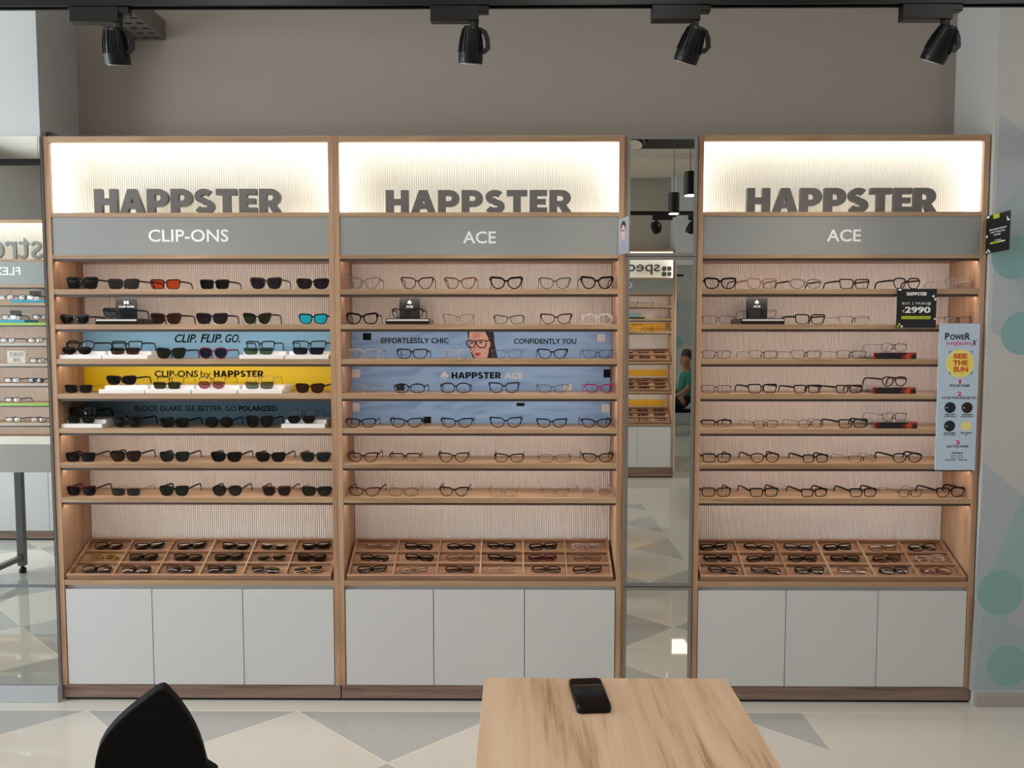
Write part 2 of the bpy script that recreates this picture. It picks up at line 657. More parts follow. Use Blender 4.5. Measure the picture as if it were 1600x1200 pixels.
def channel(parent, W, zb, led=LED_WARM):
    """dark LED channel under a front edge, lamp side facing the back"""
    ch = MB().box(T + .002, W - T - .002, .006, .018, zb - .010, zb).obj('led_channel', DARK_CHANNEL, parent)
    mb = MB()
    n = len(mb.v)
    x0, x1 = T + .006, W - T - .006
    mb.v += [(x0, .0185, zb - .0095), (x1, .0185, zb - .0095), (x1, .0285, zb - .001), (x0, .0285, zb - .001), (x0, .0185, zb - .001), (x1, .0185, zb - .001)]
    for q in ((0, 3, 2, 1), (4, 5, 2, 3), (0, 1, 5, 4), (0, 4, 3), (1, 2, 5)):
        mb.face(*q)
    mb.obj('led_strip', led, ch)
    return ch


Z_DEF = {'TOP': Z_TOP, 'TOPB': Z_TOPB, 'LEDGE1': Z_LEDGE1, 'LEDGE0': Z_LEDGE0, 'HEAD0': Z_HEAD0, 'RAIL0': Z_RAIL0, 'CNT1': Z_CNT1, 'CNT0': Z_CNT0, 'DOOR1': Z_DOOR1, 'DOOR0': Z_DOOR0}


def bay(label, X0, W, loc_y=0.0, rotz=0.0, shelves=SHELVES, door_split=None, group=None, edge_mats=None, unlit=(), zs=None):
    z = dict(Z_DEF)
    z.update(zs or {})
    root = thing('display_bay', label, 'shelving', (X0, loc_y, 0), (0, 0, rotz), group)
    D = .25
    bx('side_panel', OAK_V, root, 0, T, 0, D, z['DOOR0'] - .002, z['TOP'], bevel=.0008)
    bx('side_panel', OAK_V, root, W - T, W, 0, D, z['DOOR0'] - .002, z['TOP'], bevel=.0008)
    bx('top_panel', OAK_H, root, T, W - T, 0, D, z['TOPB'], z['TOP'], bevel=.0008)
    # sign box
    fluted(MB(), T, W - T, .125, z['LEDGE1'], z['TOPB'], depth=.003).obj('sign_box_back', BOX_WHITE, root)
    bx('sign_ledge', OAK_H, root, T, W - T, .001, D, z['LEDGE0'], z['LEDGE1'], bevel=.0008)
    for a, b, nm in ((T + .001, T + .010, 'led_strip'), (W - T - .010, W - T - .001, 'led_strip')):  # side and top strips widened into glowing linings for the brightly lit walls
        bx(nm, LED_BOX, root, a, b, .016, .118, z['LEDGE1'] + .003, z['TOPB'] - .0102)
    bx('led_strip', LED_BOX, root, T + .001, W - T - .001, .016, .118, z['TOPB'] - .010, z['TOPB'] - .001)
    bx('led_strip', LED_BOX, root, T + .012, W - T - .012, .070, .095, z['LEDGE1'] + .001, z['LEDGE1'] + .005)
    head = bx('header_board', GREY_BOARD, root, T + .001, W - T - .001, .004, .02, z['HEAD0'], z['LEDGE0'])
    rl = bx('header_rail', OAK_H, root, T, W - T, .0005, D, z['RAIL0'], z['HEAD0'], bevel=.0008)
    channel(rl, W, z['RAIL0'])
    # back and shelves
    fluted(MB(), T, W - T, INNER, z['CNT1'], z['RAIL0']).obj('fluted_back', FLUTE, root)
    for i, (zt, zb) in enumerate(shelves):
        m = OAK_H if not edge_mats or i not in edge_mats else OAK_H
        s = bx('shelf', m, root, T, W - T, .001, INNER - .0045, zb, zt, bevel=.001)
        if edge_mats and i in edge_mats:
            bx('edge_strip', edge_mats[i], s, T, W - T, -.002, .001, zb, zt)
        channel(s, W, zb, mat('led_strip_off', (150, 146, 140), .5) if i in unlit else LED_WARM)
    bx('counter', OAK_H, root, T, W - T, .001, D, z['CNT0'], z['CNT1'], bevel=.001)
    bx('finger_recess', WHITE_DOOR, root, T, W - T, .02, D, z['DOOR1'] + .001, z['CNT0'])
    xs = [T + .002] + (door_split or [W / 3, 2 * W / 3]) + [W - T - .002]
    for a, b in zip(xs, xs[1:]):
        bx('door', WHITE_DOOR, root, a + .0015, b - .0015, .002, .02, z['DOOR0'], z['DOOR1'], bevel=.001)
    bx('carcass', mat('carcass_grey', (128, 124, 120), 0.7), root, T, W - T, .021, D, z['DOOR0'], z['DOOR1'])
    bx('plinth', PLINTH, root, T * .2, W, .001, D, Z_PL0, z['DOOR0'] - .0025, bevel=.001)
    bx('toe_kick', BLACK_PLASTIC, root, T * .2, W, .012, D, 0, Z_PL0)
    return root, head


XL0, XL1 = at(72, 300).x, at(522.6, 300).x
XL0 = -1.964
XM0 = -0.761
XM1 = 0.444
XR0, XR1 = 0.748, 1.941
WL, WM, WR = XM0 - XL0 - .0008, XM1 - XM0 - .0008, XR1 - XR0
GB = 'display bays along the wall'
BAY_W = {}


def dsplit(x0, us):
    return [at(u, 990, 0).x - x0 for u in us]


bayL, headL = bay('oak display bay full of sunglasses, next to the white column', XL0, WL, door_split=dsplit(XL0, (238.5, 380)), group=GB, unlit=(3,))
bayM, headM = bay('oak display bay between the sunglasses bay and the tall mirror', XM0, WM, door_split=dsplit(XM0, (677.5, 819.5)), group=GB)
bayR, headR = bay('oak display bay beside the painted mural column', XR0, WR, door_split=dsplit(XR0, (1227.5, 1371)), group=GB)


BAY_W.update({bayL.name: WL, bayM.name: WM, bayR.name: WR})


def on_bay(fn, body, bay_root, u0, u1, v0, v1, y, m, parent=None, **k):
    off = bay_root.location
    a, b, c, d = px_rect(u0, u1, v0, v1, y, off)
    return fn(body, a, b, c, d, y - off.y, m, parent or bay_root, **k)


for root, head, u0, u1, body, t0, t1, vv in ((bayL, headL, 148, 441, 'CLIP-ONS', 232, 357, (358.5, 378)), (bayM, headM, 603, 894, 'ACE', 723.5, 775, (361.5, 380.5)), (bayR, headR, 1167, 1464, 'ACE', 1292, 1345, (358.5, 377.5))):
    a, b, _, _ = px_rect(u0, u1, 300, 330, .03, root.location)
    z1 = zz(294.5 if root is not bayM else 297, .03)
    heavy_text('HAPPSTER', a, b, Z_LEDGE1 + .0005, z1, .045, SIGN_GREY, root, depth=.02, name='sign_letters')
    on_bay(text, body, root, t0, t1, vv[0], vv[1], .004, PRINT_WHITE, head, bold=.012, depth=.0012)


# ------------------------------------------------------------------ slanted trays
def tray(label, root, W, z_front, z_back, group, cols=6, rows=3, y0=.006, mats=OAK_TRAY, margin=.012, ly=.212):
    """an inclined compartment tray standing on the counter of a bay; returns its world matrix and cell centres"""
    th = math.atan2(z_back - z_front, ly - y0)
    L = (ly - y0) / math.cos(th) - .012
    hw = .026
    ww = W - 2 * T - 2 * margin
    mw = root.matrix_basis @ Matrix.Translation((T + margin, y0, z_front - hw)) @ Matrix.Rotation(th, 4, 'X')
    t = thing('display_tray', label, 'tray', mw.to_translation(), mw.to_euler(), group)
    fb = MB()
    fb.box(0, ww, .010, L, 0, .005)
    fb.obj('tray_floor', mats, t)
    fr = MB()
    fr.box(0, ww, 0, .010, 0, hw)
    fr.box(0, ww, L - .008, L, .005, hw)
    fr.box(0, .010, .010, L - .008, .005, hw)
    fr.box(ww - .010, ww, .010, L - .008, .005, hw)
    fr.obj('tray_frame', mats, t, bevel=.0008)
    cells = []
    cw, cl_ = (ww - .02) / cols, (L - .018) / rows
    for c in range(1, cols):
        bx('divider', OAK_Y, t, .010 + c * cw - .003, .010 + c * cw + .003, .010, L - .008, .005, .023)
    for r in range(1, rows):
        bx('cross_divider', mats, t, .010, ww - .010, .010 + r * cl_ - .003, .010 + r * cl_ + .003, .0055, .0225)
    for r in range(rows):
        for c in range(cols):
            cells.append((r, c, .010 + (c + .5) * cw, .010 + (r + .5) * cl_))
    # hidden foot that carries the raised back
    zb_l = -(z_front - hw - (Z_CNT1 if abs(z_front - hw - Z_CNT1) < .05 else z_front - hw))
    return t, mw, cells, cw, cl_


TRAYS = []
for nm, root, W in (('sunglasses bay', bayL, WL), ('middle bay', bayM, WM), ('mural bay', bayR, WR)):
    TRAYS.append((nm, root, tray('slanted oak compartment tray on the counter of the %s' % nm, root, W, Z_CNT1 + .027, zz(836, .212), 'slanted compartment trays')))

# ------------------------------------------------------------------ tall mirror between the bays
tm = thing('tall_mirror', 'tall grey framed mirror between the middle bay and the mural bay', 'mirror', (XM1, 0, 0))
mw_ = XR0 - XM1 - .001
ZM = [(Z_TOP - .004, zz(400.5)), (zz(401.5), zz(915)), (zz(916.5), zz(1076))]
bx('backing_board', OAK_V, tm, .0005, mw_, .004, .25, 0, Z_TOP - .004)
for z1, z0 in ZM:
    fr = MB()
    x0, x1, e = .010, mw_ - .004, .013
    fr.box(x0, x0 + e, -.006, .004, z0, z1)
    fr.box(x1 - e, x1, -.006, .004, z0, z1)
    fr.box(x0 + e, x1 - e, -.006, .004, z1 - e, z1)
    fr.box(x0 + e, x1 - e, -.006, .004, z0, z0 + e)
    f = fr.obj('mirror_frame', GREY_METAL, tm)
    bx('mirror_glass', MIRROR, f, x0 + e, x1 - e, -.002, .0035, z0 + e, z1 - e)
bx('plinth', PLINTH, tm, .0005, mw_, .0025, .0035, Z_PL0, Z_DOOR0 - .002)

# mirror on the white column
cm = thing('wall_mirror', 'large frameless mirror covering the white column', 'mirror', (COL_L, -.0045, .075))
zj = zz(916) - .075
bx('mirror_glass', MIRROR, cm, -1.6, -.001, -.005, 0, zj + .006, 2.398 - .075)
bx('mirror_glass', MIRROR, cm, -1.6, -.001, -.005, 0, 0, zj - .006)
bx('joint_strip', mat('joint_grey', (110, 116, 116), 0.4, 0.4), cm, -1.6, -.001, -.007, -.0005, zj - .006, zj + .006)

# ================================================================== EYEWEAR
N_RIM = 36


OUTLINE = {
    'rect': [(-.93, .62), (-.7, .88), (0, .93), (.8, .93), (.98, .72), (.93, .0), (.80, -.72), (.55, -.96), (0, -1), (-.6, -.94), (-.86, -.66), (-.95, 0)],
    'square': [(-.94, .58), (-.68, .86), (0, .93), (.78, .96), (.99, .70), (.93, .05), (.74, -.62), (.42, -.95), (-.1, -1), (-.58, -.86), (-.86, -.45), (-.97, .1)],
    'cat': [(-.88, .42), (-.62, .80), (-.15, .95), (.40, .99), (.94, 1.04), (1.02, .80), (.88, .10), (.64, -.60), (.22, -.97), (-.25, -.98), (-.64, -.70), (-.88, -.15)],
    'butterfly': [(-.92, .36), (-.70, .70), (-.1, .84), (.72, .98), (1.02, .78), (1.0, .12), (.86, -.62), (.58, -.95), (.0, -1), (-.48, -.92), (-.76, -.52), (-.92, -.08)],
    'hex': [(-.80, .72), (-.45, .94), (.45, .94), (.84, .72), (1.0, .18), (.74, -.62), (.45, -.96), (-.38, -.96), (-.68, -.62), (-.95, .15)],
    'panto': [(-.90, .48), (-.60, .86), (0, .98), (.62, .90), (.96, .52), (.92, -.1), (.64, -.72), (.1, -1), (-.42, -.88), (-.80, -.42), (-.94, .1)],
    'aviator': [(-.86, .62), (-.4, .9), (.3, .92), (.88, .74), (1.0, .3), (.86, -.45), (.5, -.94), (0, -1), (-.5, -.62), (-.88, -.05)],
}


def lens_outline(style, a, b):
    P = []
    if style in OUTLINE:
        C = OUTLINE[style]
        k = len(C)
        for i in range(N_RIM):
            f = k * i / N_RIM
            j = int(f)
            t = f - j
            p0, p1, p2, p3 = (C[(j + q - 1) % k] for q in range(4))
            q = [.5 * (2 * p1[d] + (p2[d] - p0[d]) * t + (2 * p0[d] - 5 * p1[d] + 4 * p2[d] - p3[d]) * t * t + (3 * p1[d] - p0[d] - 3 * p2[d] + p3[d]) * t ** 3) for d in (0, 1)]
            P.append((a * q[0], b * q[1]))
        P = P[::-1]
    else:
        for i in range(N_RIM):
            th = 2 * math.pi * i / N_RIM
            c, s_ = math.cos(th), math.sin(th)
            n = 2.05 if style == 'round' else 2.3
            P.append((a * math.copysign(abs(c) ** (2 / n), c), b * math.copysign(abs(s_) ** (2 / n), s_)))
    return P


_G = {}


def eyewear_meshes(style, W, b, t, rim='full', folded=False, thick=None):
    key = (style, round(W, 3), b, t, rim, folded)
    if key in _G:
        return _G[key]
    a = (W / 2 - .0085 - 2 * t) / 1.9
    cx = .9 * a + .0055 + t
    P = lens_outline(style, a, b)
    zmin = min(z for x, z in P)
    zc = -zmin + t + .0004
    hz = zc + b * .56
    zcat = b * (.30 if style == 'cat' else .15 if style == 'butterfly' else .06)
    hz += zcat
    dep = .0026 if t > .002 else .0016
    fr = MB()
    for sgn in (1, -1):
        pts, tt = [], []
        for i, (x, z) in enumerate(P):
            x0, z0 = P[i - 1]
            x1, z1 = P[(i + 1) % N_RIM]
            nx, nz = (z1 - z0), -(x1 - x0)
            d = math.hypot(nx, nz) or 1
            k = t * (1 + (.7 if t > .002 else .15) * max(0, z / b))
            if rim == 'half' and z < -.15 * b:
                k = .0006
            if rim == 'none':
                k = .0004
            pts.append(((x, z), (x + nx / d * k, z + nz / d * k)))
        n = len(fr.v)
        for (xi, zi), (xo, zo) in pts:
            for (x, z), y in (((xi, zi), -dep / 2), ((xo, zo), -dep / 2), ((xo, zo), dep / 2), ((xi, zi), dep / 2)):
                fr.v.append((sgn * (cx + x), y, zc + z))
        for i in range(N_RIM):
            A, B = n + i * 4, n + ((i + 1) % N_RIM) * 4
            for q in range(4):
                r = (q + 1) % 4
                fr.face(*((A + q, A + r, B + r, B + q) if sgn < 0 else (B + q, B + r, A + r, A + q)))
        # end piece
        hx = W / 2 - .0015
        ex = cx + a * .93
        fr.sweep([(sgn * ex, 0, hz - .001), (sgn * (hx - .001), .0006, hz), (sgn * hx, .006, hz)], dep, max(t * 1.6, .0016), up=(0, 0, 1))
        if rim != 'full' or t < .002:      # nose pads
            fr.sweep([(sgn * (cx - a * .96), 0, zc), (sgn * .0075, .004, zc - .004), (sgn * .0065, .005, zc - .010)], .0014, .0030, up=(0, 1, 0))
    bz = zc + b * .40
    inn = cx - a * .93
    arch = .0025 if t < .002 else .0016
    fr.sweep([(-inn, 0, bz), (-inn * .5, -.0006, bz + arch), (0, -.0008, bz + arch * 1.3), (inn * .5, -.0006, bz + arch), (inn, 0, bz)], dep, max(t * 1.7, .0016))
    out = {'frame': fr.mesh('frame')}
    out['print'] = MB().box(cx + a * .12, cx + a * .12 + .0095, -.0024, -.0012, zc - b * .66, zc - b * .66 + .0014).mesh('lens_print')
    for nm, sgn in (('r', 1), ('l', -1)):
        lm = MB()
        k = len(P)
        for y, bul in ((-.0007, -.0014), (.0007, .0)):
            lm.v += [(sgn * (cx + x), y, zc + z) for x, z in P]
        lm.v += [(sgn * (cx + x * .55), -.0017, zc + z * .55) for x, z in P]
        lm.v += [(sgn * cx, -.0021, zc)]
        for i in range(k):
            j = (i + 1) % k
            f1 = (i, j, 2 * k + j, 2 * k + i)
            f2 = (2 * k + i, 2 * k + j, 3 * k)
            for f in (f1, f2):
                lm.face(*(f if sgn < 0 else f[::-1]))
        back = tuple(range(k, 2 * k))
        lm.face(*(back if sgn > 0 else back[::-1]))
        out['lens_' + nm] = lm.mesh('lens', None, True)
    th = {True: .0052, False: .0016}[t > .002]
    if t > .003:
        th = .0075
    tw = .0024 if t > .002 else .0014
    for nm, sgn in (('r', 1), ('l', -1)):
        tb = MB()
        hx = sgn * (W / 2 - .0015)
        if folded:
            y1 = .0075 if sgn > 0 else .0120
            tb.sweep([(hx, .006, hz), (hx * .97, y1, hz), (-hx * .55, y1 + .0008, hz - .001), (-hx * .88, y1 + .001, hz - .012)], tw, [th, th, th * .8, th * .7])
        else:
            tb.sweep([(hx, .0055, hz), (hx, .045, hz + .001), (hx * .985, .098, hz + .0005), (hx * .978, .112, hz - .003), (hx * .970, .119, hz * .62), (hx * .960, .125, .0006)],
                     tw, [th, th, th * .85, th * .85, th * .85, th * .7], up=(0, .6, 1))
        out['temple_' + nm] = tb.mesh('temple')
    _G[key] = out
    return out


def frame_mat(name):
    if name in _M:
        return _M[name]
    cols = {'black': ((5, 4, 5), .3, 0), 'navy': ((8, 10, 26), .3, 0), 'brown': ((52, 28, 18), .25, 0), 'red brown': ((112, 58, 48), .25, 0), 'dark red': ((72, 24, 28), .25, 0),
            'grey green': ((84, 88, 80), .3, 0), 'magenta': ((150, 44, 92), .3, 0), 'pink': ((206, 148, 140), .3, 0), 'wine': ((110, 34, 60), .3, 0), 'silver': ((190, 186, 180), .25, 1), 'gold': ((206, 174, 120), .25, 1),
            'grey': ((112, 108, 106), .3, 0), 'amber': ((150, 112, 50), .25, 0), 'gunmetal': ((62, 58, 58), .3, .6)}
    if name in cols:
        c, r, me = cols[name]
        return mat(name, c, r, me, spec=.22)
    tint = {'clear': (236, 226, 222), 'smoke': (168, 156, 150), 'tan': (196, 160, 128), 'white': (244, 240, 238)}[name]
    m = bpy.data.materials.new(name)
    m.use_nodes = True
    nt = m.node_tree
    b = nt.nodes['Principled BSDF']
    b.inputs['Base Color'].default_value = srgb(*tint)
    b.inputs['Roughness'].default_value = .12
    tr = nt.nodes.new('ShaderNodeBsdfTransparent')
    tr.inputs[0].default_value = srgb(*[min(255, int(c * 1.0)) for c in tint])
    mx = nt.nodes.new('ShaderNodeMixShader')
    mx.inputs[0].default_value = {'clear': .24, 'smoke': .5, 'tan': .5, 'white': .5}[name]
    nt.links.new(tr.outputs[0], mx.inputs[1])
    nt.links.new(b.outputs[0], mx.inputs[2])
    nt.links.new(mx.outputs[0], nt.nodes['Material Output'].inputs[0])
    _M[name] = m
    return m


LENS_TINT = {'clear lenses': ((254, 254, 253), .07), 'black lenses': ((12, 12, 14), .10), 'grey lenses': ((70, 74, 80), .10), 'brown lenses': ((74, 46, 38), .10), 'orange lenses': ((236, 98, 40), .06),
             'green lenses': ((78, 112, 84), .08), 'navy lenses': ((34, 36, 60), .10), 'mauve lenses': ((158, 98, 112), .08), 'olive lenses': ((58, 64, 44), .10), 'purple lenses': ((52, 40, 58), .10),
             'pale blue lenses': ((120, 140, 160), .14), 'grey green lenses': ((112, 124, 112), .08), 'teal lenses': ((40, 60, 60), .10)}


def lens_mat(name):
    key = 'lens ' + name
    if key in _M:
        return _M[key]
    m = bpy.data.materials.new(key.replace(' ', '_'))
    m.use_nodes = True
    nt = m.node_tree
    if name == 'turquoise mirror lenses':
        b = nt.nodes['Principled BSDF']
        b.inputs['Base Color'].default_value = srgb(40, 190, 214)
        b.inputs['Metallic'].default_value = .75
        b.inputs['Roughness'].default_value = .12
        _M[key] = m
        return m
    nt.nodes.remove(nt.nodes['Principled BSDF'])
    tint, gl = LENS_TINT[name]
    tr = nt.nodes.new('ShaderNodeBsdfTransparent')
    tr.inputs[0].default_value = tuple(c ** .5 for c in srgb(*tint))
    g = nt.nodes.new('ShaderNodeBsdfGlossy')
    g.inputs['Roughness'].default_value = .02
    fr = nt.nodes.new('ShaderNodeFresnel')
    fr.inputs['IOR'].default_value = 1.36 if name != 'clear lenses' else 1.32
    mx = nt.nodes.new('ShaderNodeMixShader')
    nt.links.new(fr.outputs[0], mx.inputs[0])
    nt.links.new(tr.outputs[0], mx.inputs[1])
    nt.links.new(g.outputs[0], mx.inputs[2])
    nt.links.new(mx.outputs[0], nt.nodes['Material Output'].inputs[0])
    _M[key] = m
    return m


def part(name, me, m, parent):
    o = bpy.data.objects.new(name, me)
    COL.objects.link(o)
    o.parent = parent
    if not me.materials:
        me.materials.append(None)
    o.material_slots[0].link = 'OBJECT'
    o.material_slots[0].material = m
    return o


def eyewear(mw, label, group, style, W, b, t, fcol, lens, rim='full', folded=False, tcol=None, sun=None, printed=False):
    W = round(W / .004) * .004
    g = eyewear_meshes(style, W, b, t, rim, folded)
    sun = ('clear' not in lens) if sun is None else sun
    root = thing('sunglasses' if sun else 'eyeglasses', label, 'sunglasses' if sun else 'glasses', mw.to_translation(), mw.to_euler(), group)
    part('frame', g['frame'], frame_mat(fcol), root)
    for k in 'lr':
        lr = part('lens', g['lens_' + k], lens_mat(lens), root)
    for k in 'lr':
        part('temple', g['temple_' + k], frame_mat(tcol or fcol), root)
    if printed:
        part('lens_print', g['print'], PRINT_BLACK, lr)
    return root


ORD = ['first', 'second', 'third', 'fourth', 'fifth', 'sixth', 'seventh', 'eighth']
SHN = ['top', 'second', 'third', 'fourth', 'fifth', 'sixth', 'lowest']
STY = {'rect': 'rectangular', 'square': 'square', 'round': 'round', 'panto': 'rounded', 'cat': 'cat-eye', 'butterfly': 'butterfly', 'oval': 'oval', 'aviator': 'aviator', 'hex': 'angular'}


def describe(fcol, style, lens, rim):
    kind = 'sunglasses' if 'clear' not in lens else 'glasses'
    base = '%s %s %s' % (fcol, STY[style], kind) if rim == 'full' else '%s %s %s' % ('half-rim' if rim == 'half' else 'rimless', fcol, kind)
    if 'clear' not in lens and lens not in ('black lenses', 'grey lenses') and ' ' not in fcol and 'mirror' not in lens:
        base += ' with ' + lens
    return base


def place_row(bayname, ref, root, si, items, rev=False, y=.030):
    """items: (u0, u1, style, b, t, frame, lens, opts)"""
    zt = SHELVES[si][0] + .0008
    vmid = SHELF_V[si][0] - 8
    n = len(items)
    for k, it in enumerate(items):
        if it is None:
            continue
        u0, u1, style, b, t, fcol, lens = it[:7]
        op = it[7] if len(it) > 7 else {}
        zz_ = zt + op.get('z', 0)
        yy = op.get('y', y)
        X = at((u0 + u1) / 2, vmid, yy).x
        W = (u1 - u0) * (yy - CAM.y) / F_PX * 1.0
        W = min(max(W, .122), .148)
        yaw = op.get('yaw', random.uniform(-.05, .05))
        lo, hi = root.location.x + T + W / 2 + .004 + .128 * math.sin(max(yaw, 0)), root.location.x + BAY_W[root.name] - T - W / 2 - .004 + .128 * math.sin(min(yaw, 0))
        X = min(max(X, lo), hi)
        mw = Matrix.Translation((X, yy, zz_)) @ Matrix.Rotation(yaw, 4, 'Z')
        o = ORD[n - 1 - k if rev else k]
        rim = op.get('rim', 'full')
        lab = '%s, %s from %s, %s shelf of %s' % (describe(fcol, style, lens, rim), o, ref, SHN[si], bayname)
        if op.get('riser'):
            lab = '%s on the %s, %s shelf of %s' % (describe(fcol, style, lens, rim), op['riser'], SHN[si], bayname)
        eyewear(mw, lab, 'eyewear on the shelves of the ' + bayname, style, W, b, t, fcol, lens, rim, tcol=op.get('tcol'), printed=('clear' in lens and bayname != 'sunglasses bay'))


BL, GR, BR, CLR = 'black lenses', 'grey lenses', 'brown lenses', 'clear lenses'
TH, MD, TN = .0050, .0032, .0016
# ---- sunglasses bay
RSR = {'z': .0325, 'y': .062}
row = lambda si, items, **k: place_row('sunglasses bay', 'white column', bayL, si, items, **k)
row(0, [(103, 155, 'rect', .0205, TH, 'black', BL), (168, 219, 'rect', .0185, MD, 'black', GR, {'tcol': 'gunmetal'}), (234, 283, 'rect', .0175, MD, 'brown', 'orange lenses'),
        (311, 360, 'rect', .0170, MD, 'black', BL), (390, 442, 'square', .0215, MD, 'gunmetal', 'purple lenses'), (464, 517, 'square', .0190, MD, 'black', 'purple lenses')])
row(1, [(87, 135, 'square', .0170, MD, 'gunmetal', BL), (160, 212, 'square', .0180, MD, 'black', 'pale blue lenses', {'z': .026, 'y': .040, 'riser': 'black plinth'}),
        (234, 285, 'square', .0200, MD, 'brown', BR), (306, 357, 'square', .0200, MD, 'black', 'purple lenses'), (379, 425, 'cat', .0195, MD, 'black', 'olive lenses'), (466, 513, 'square', .0185, MD, 'black', 'turquoise mirror lenses')])
row(2, [(101, 149, 'panto', .0185, MD, 'black', CLR, dict(RSR, yaw=-.08)), (175, 224, 'rect', .0180, MD, 'black', CLR, dict(RSR)), (243, 292, 'square', .0195, MD, 'black', 'olive lenses'),
        (310, 357, 'panto', .0200, MD, 'wine', 'navy lenses'), (384, 431, 'rect', .0180, MD, 'black', CLR, dict(RSR)), (457, 511, 'rect', .0185, MD, 'navy', CLR, dict(RSR))])
row(3, [(100, 146, 'rect', .0165, TN, 'gunmetal', BL), (166, 215, 'square', .0165, MD, 'black', BL, dict(RSR)), (245, 289, 'rect', .0165, TN, 'black', CLR, dict(RSR)),
        (310, 354, 'panto', .0170, TN, 'gunmetal', CLR, dict(RSR)), (384, 430, 'square', .0185, TN, 'tan', CLR, dict(RSR)), (461, 508, 'square', .0170, MD, 'black', BR)])
row(4, [(108, 152, 'square', .0190, TH, 'black', GR, dict(RSR)), (175, 224, 'square', .0205, TH, 'black', BL), (249, 297, 'rect', .0170, MD, 'black', BL), (320, 366, 'oval', .0185, MD, 'black', BL),
        (383, 429, 'square', .0195, TH, 'black', BL), (451, 497, 'panto', .0195, TN, 'black', CLR, dict(RSR))])
row(5, [(97, 146, 'rect', .0165, MD, 'black', BL, {'tcol': 'gunmetal'}), (172, 222, 'square', .0200, MD, 'black', BR), (249, 297, 'square', .0185, MD, 'black', 'teal lenses'), (328, 380, 'square', .0180, MD, 'black', BL),
        (398, 448, 'square', .0175, MD, 'black', BL), (468, 518, 'square', .0180, MD, 'gunmetal', 'teal lenses')])
row(6, [(104, 152, 'square', .0180, MD, 'dark red', BL), (173, 221, 'rect', .0150, TN, 'gunmetal', GR), (248, 297, 'square', .0185, MD, 'black', 'teal lenses'), (331, 380, 'panto', .0190, MD, 'black', 'olive lenses'),
        (408, 457, 'square', .0190, MD, 'red brown', 'purple lenses'), (470, 520, 'square', .0175, MD, 'black', 'olive lenses', {'tcol': 'silver'})])
# ---- middle bay
row = lambda si, items, **k: place_row('middle bay', 'tall mirror', bayM, si, items, rev=True, **k)
row(0, [(542, 594, 'cat', .0205, MD, 'smoke', CLR), (626, 678, 'cat', .0210, MD, 'brown', CLR), (694, 744, 'cat', .0205, MD, 'red brown', CLR), (765, 817, 'cat', .0195, TH, 'black', CLR),
        (842, 892, 'cat', .0200, MD, 'grey green', CLR), (907, 958, 'cat', .0200, TH, 'black', CLR)])
row(1, [(541, 591, 'butterfly', .0185, TH, 'black', CLR), (612, 662, 'butterfly', .0165, MD, 'black', CLR, {'z': .026, 'y': .040, 'riser': 'black plinth'}), (691, 741, 'cat', .0190, TN, 'red brown', CLR, {'rim': 'half'}),
        (771, 819, 'butterfly', .0160, MD, 'grey green', CLR), (844, 894, 'cat', .0180, MD, 'brown', CLR), (909, 958, 'oval', .0180, MD, 'white', CLR)])
row(2, [(543, 594, 'square', .0180, MD, 'clear', CLR), (619, 669, 'square', .0175, MD, 'navy', CLR), (691, 737, 'square', .0165, MD, 'clear', CLR), (768, 816, 'cat', .0170, TN, 'grey', CLR),
        (839, 888, 'cat', .0170, MD, 'navy', CLR), (909, 958, 'cat', .0170, TN, 'black', CLR)])
row(3, [(546, 592, 'rect', .0155, TN, 'silver', CLR), (615, 665, 'oval', .0165, MD, 'navy', CLR), (688, 736, 'oval', .0185, MD, 'navy', CLR), (763, 812, 'cat', .0190, MD, 'navy', CLR),
        (839, 889, 'cat', .0165, TN, 'navy', CLR), (913, 960, 'cat', .0155, MD, 'magenta', CLR)])
row(4, [(540, 588, 'square', .0160, MD, 'navy', CLR), (609, 661, 'cat', .0165, MD, 'navy', CLR), (688, 740, 'cat', .0165, MD, 'navy', CLR), (765, 816, 'cat', .0185, MD, 'navy', CLR),
        (838, 886, 'cat', .0155, MD, 'navy', CLR), (908, 955, 'cat', .0155, MD, 'navy', CLR)])
row(5, [(543, 592, 'cat', .0165, MD, 'brown', CLR), (608, 658, 'rect', .0160, MD, 'brown', CLR, {'rim': 'half'}), (685, 733, 'cat', .0165, MD, 'black', CLR), (772, 819, 'butterfly', .0155, MD, 'black', CLR),
        (840, 893, 'oval', .0155, TN, 'brown', CLR), (909, 959, 'cat', .0155, MD, 'black', CLR)])
row(6, [(544, 595, 'cat', .0155, MD, 'dark red', CLR), (606, 655, 'round', .0170, TN, 'gunmetal', CLR), (686, 733, 'cat', .0165, MD, 'black', CLR), (763, 810, 'rect', .0150, TN, 'tan', CLR),
        (845, 890, 'rect', .0145, TN, 'dark red', CLR, {'rim': 'none'}), (905, 958, 'oval', .0165, MD, 'clear', CLR)])
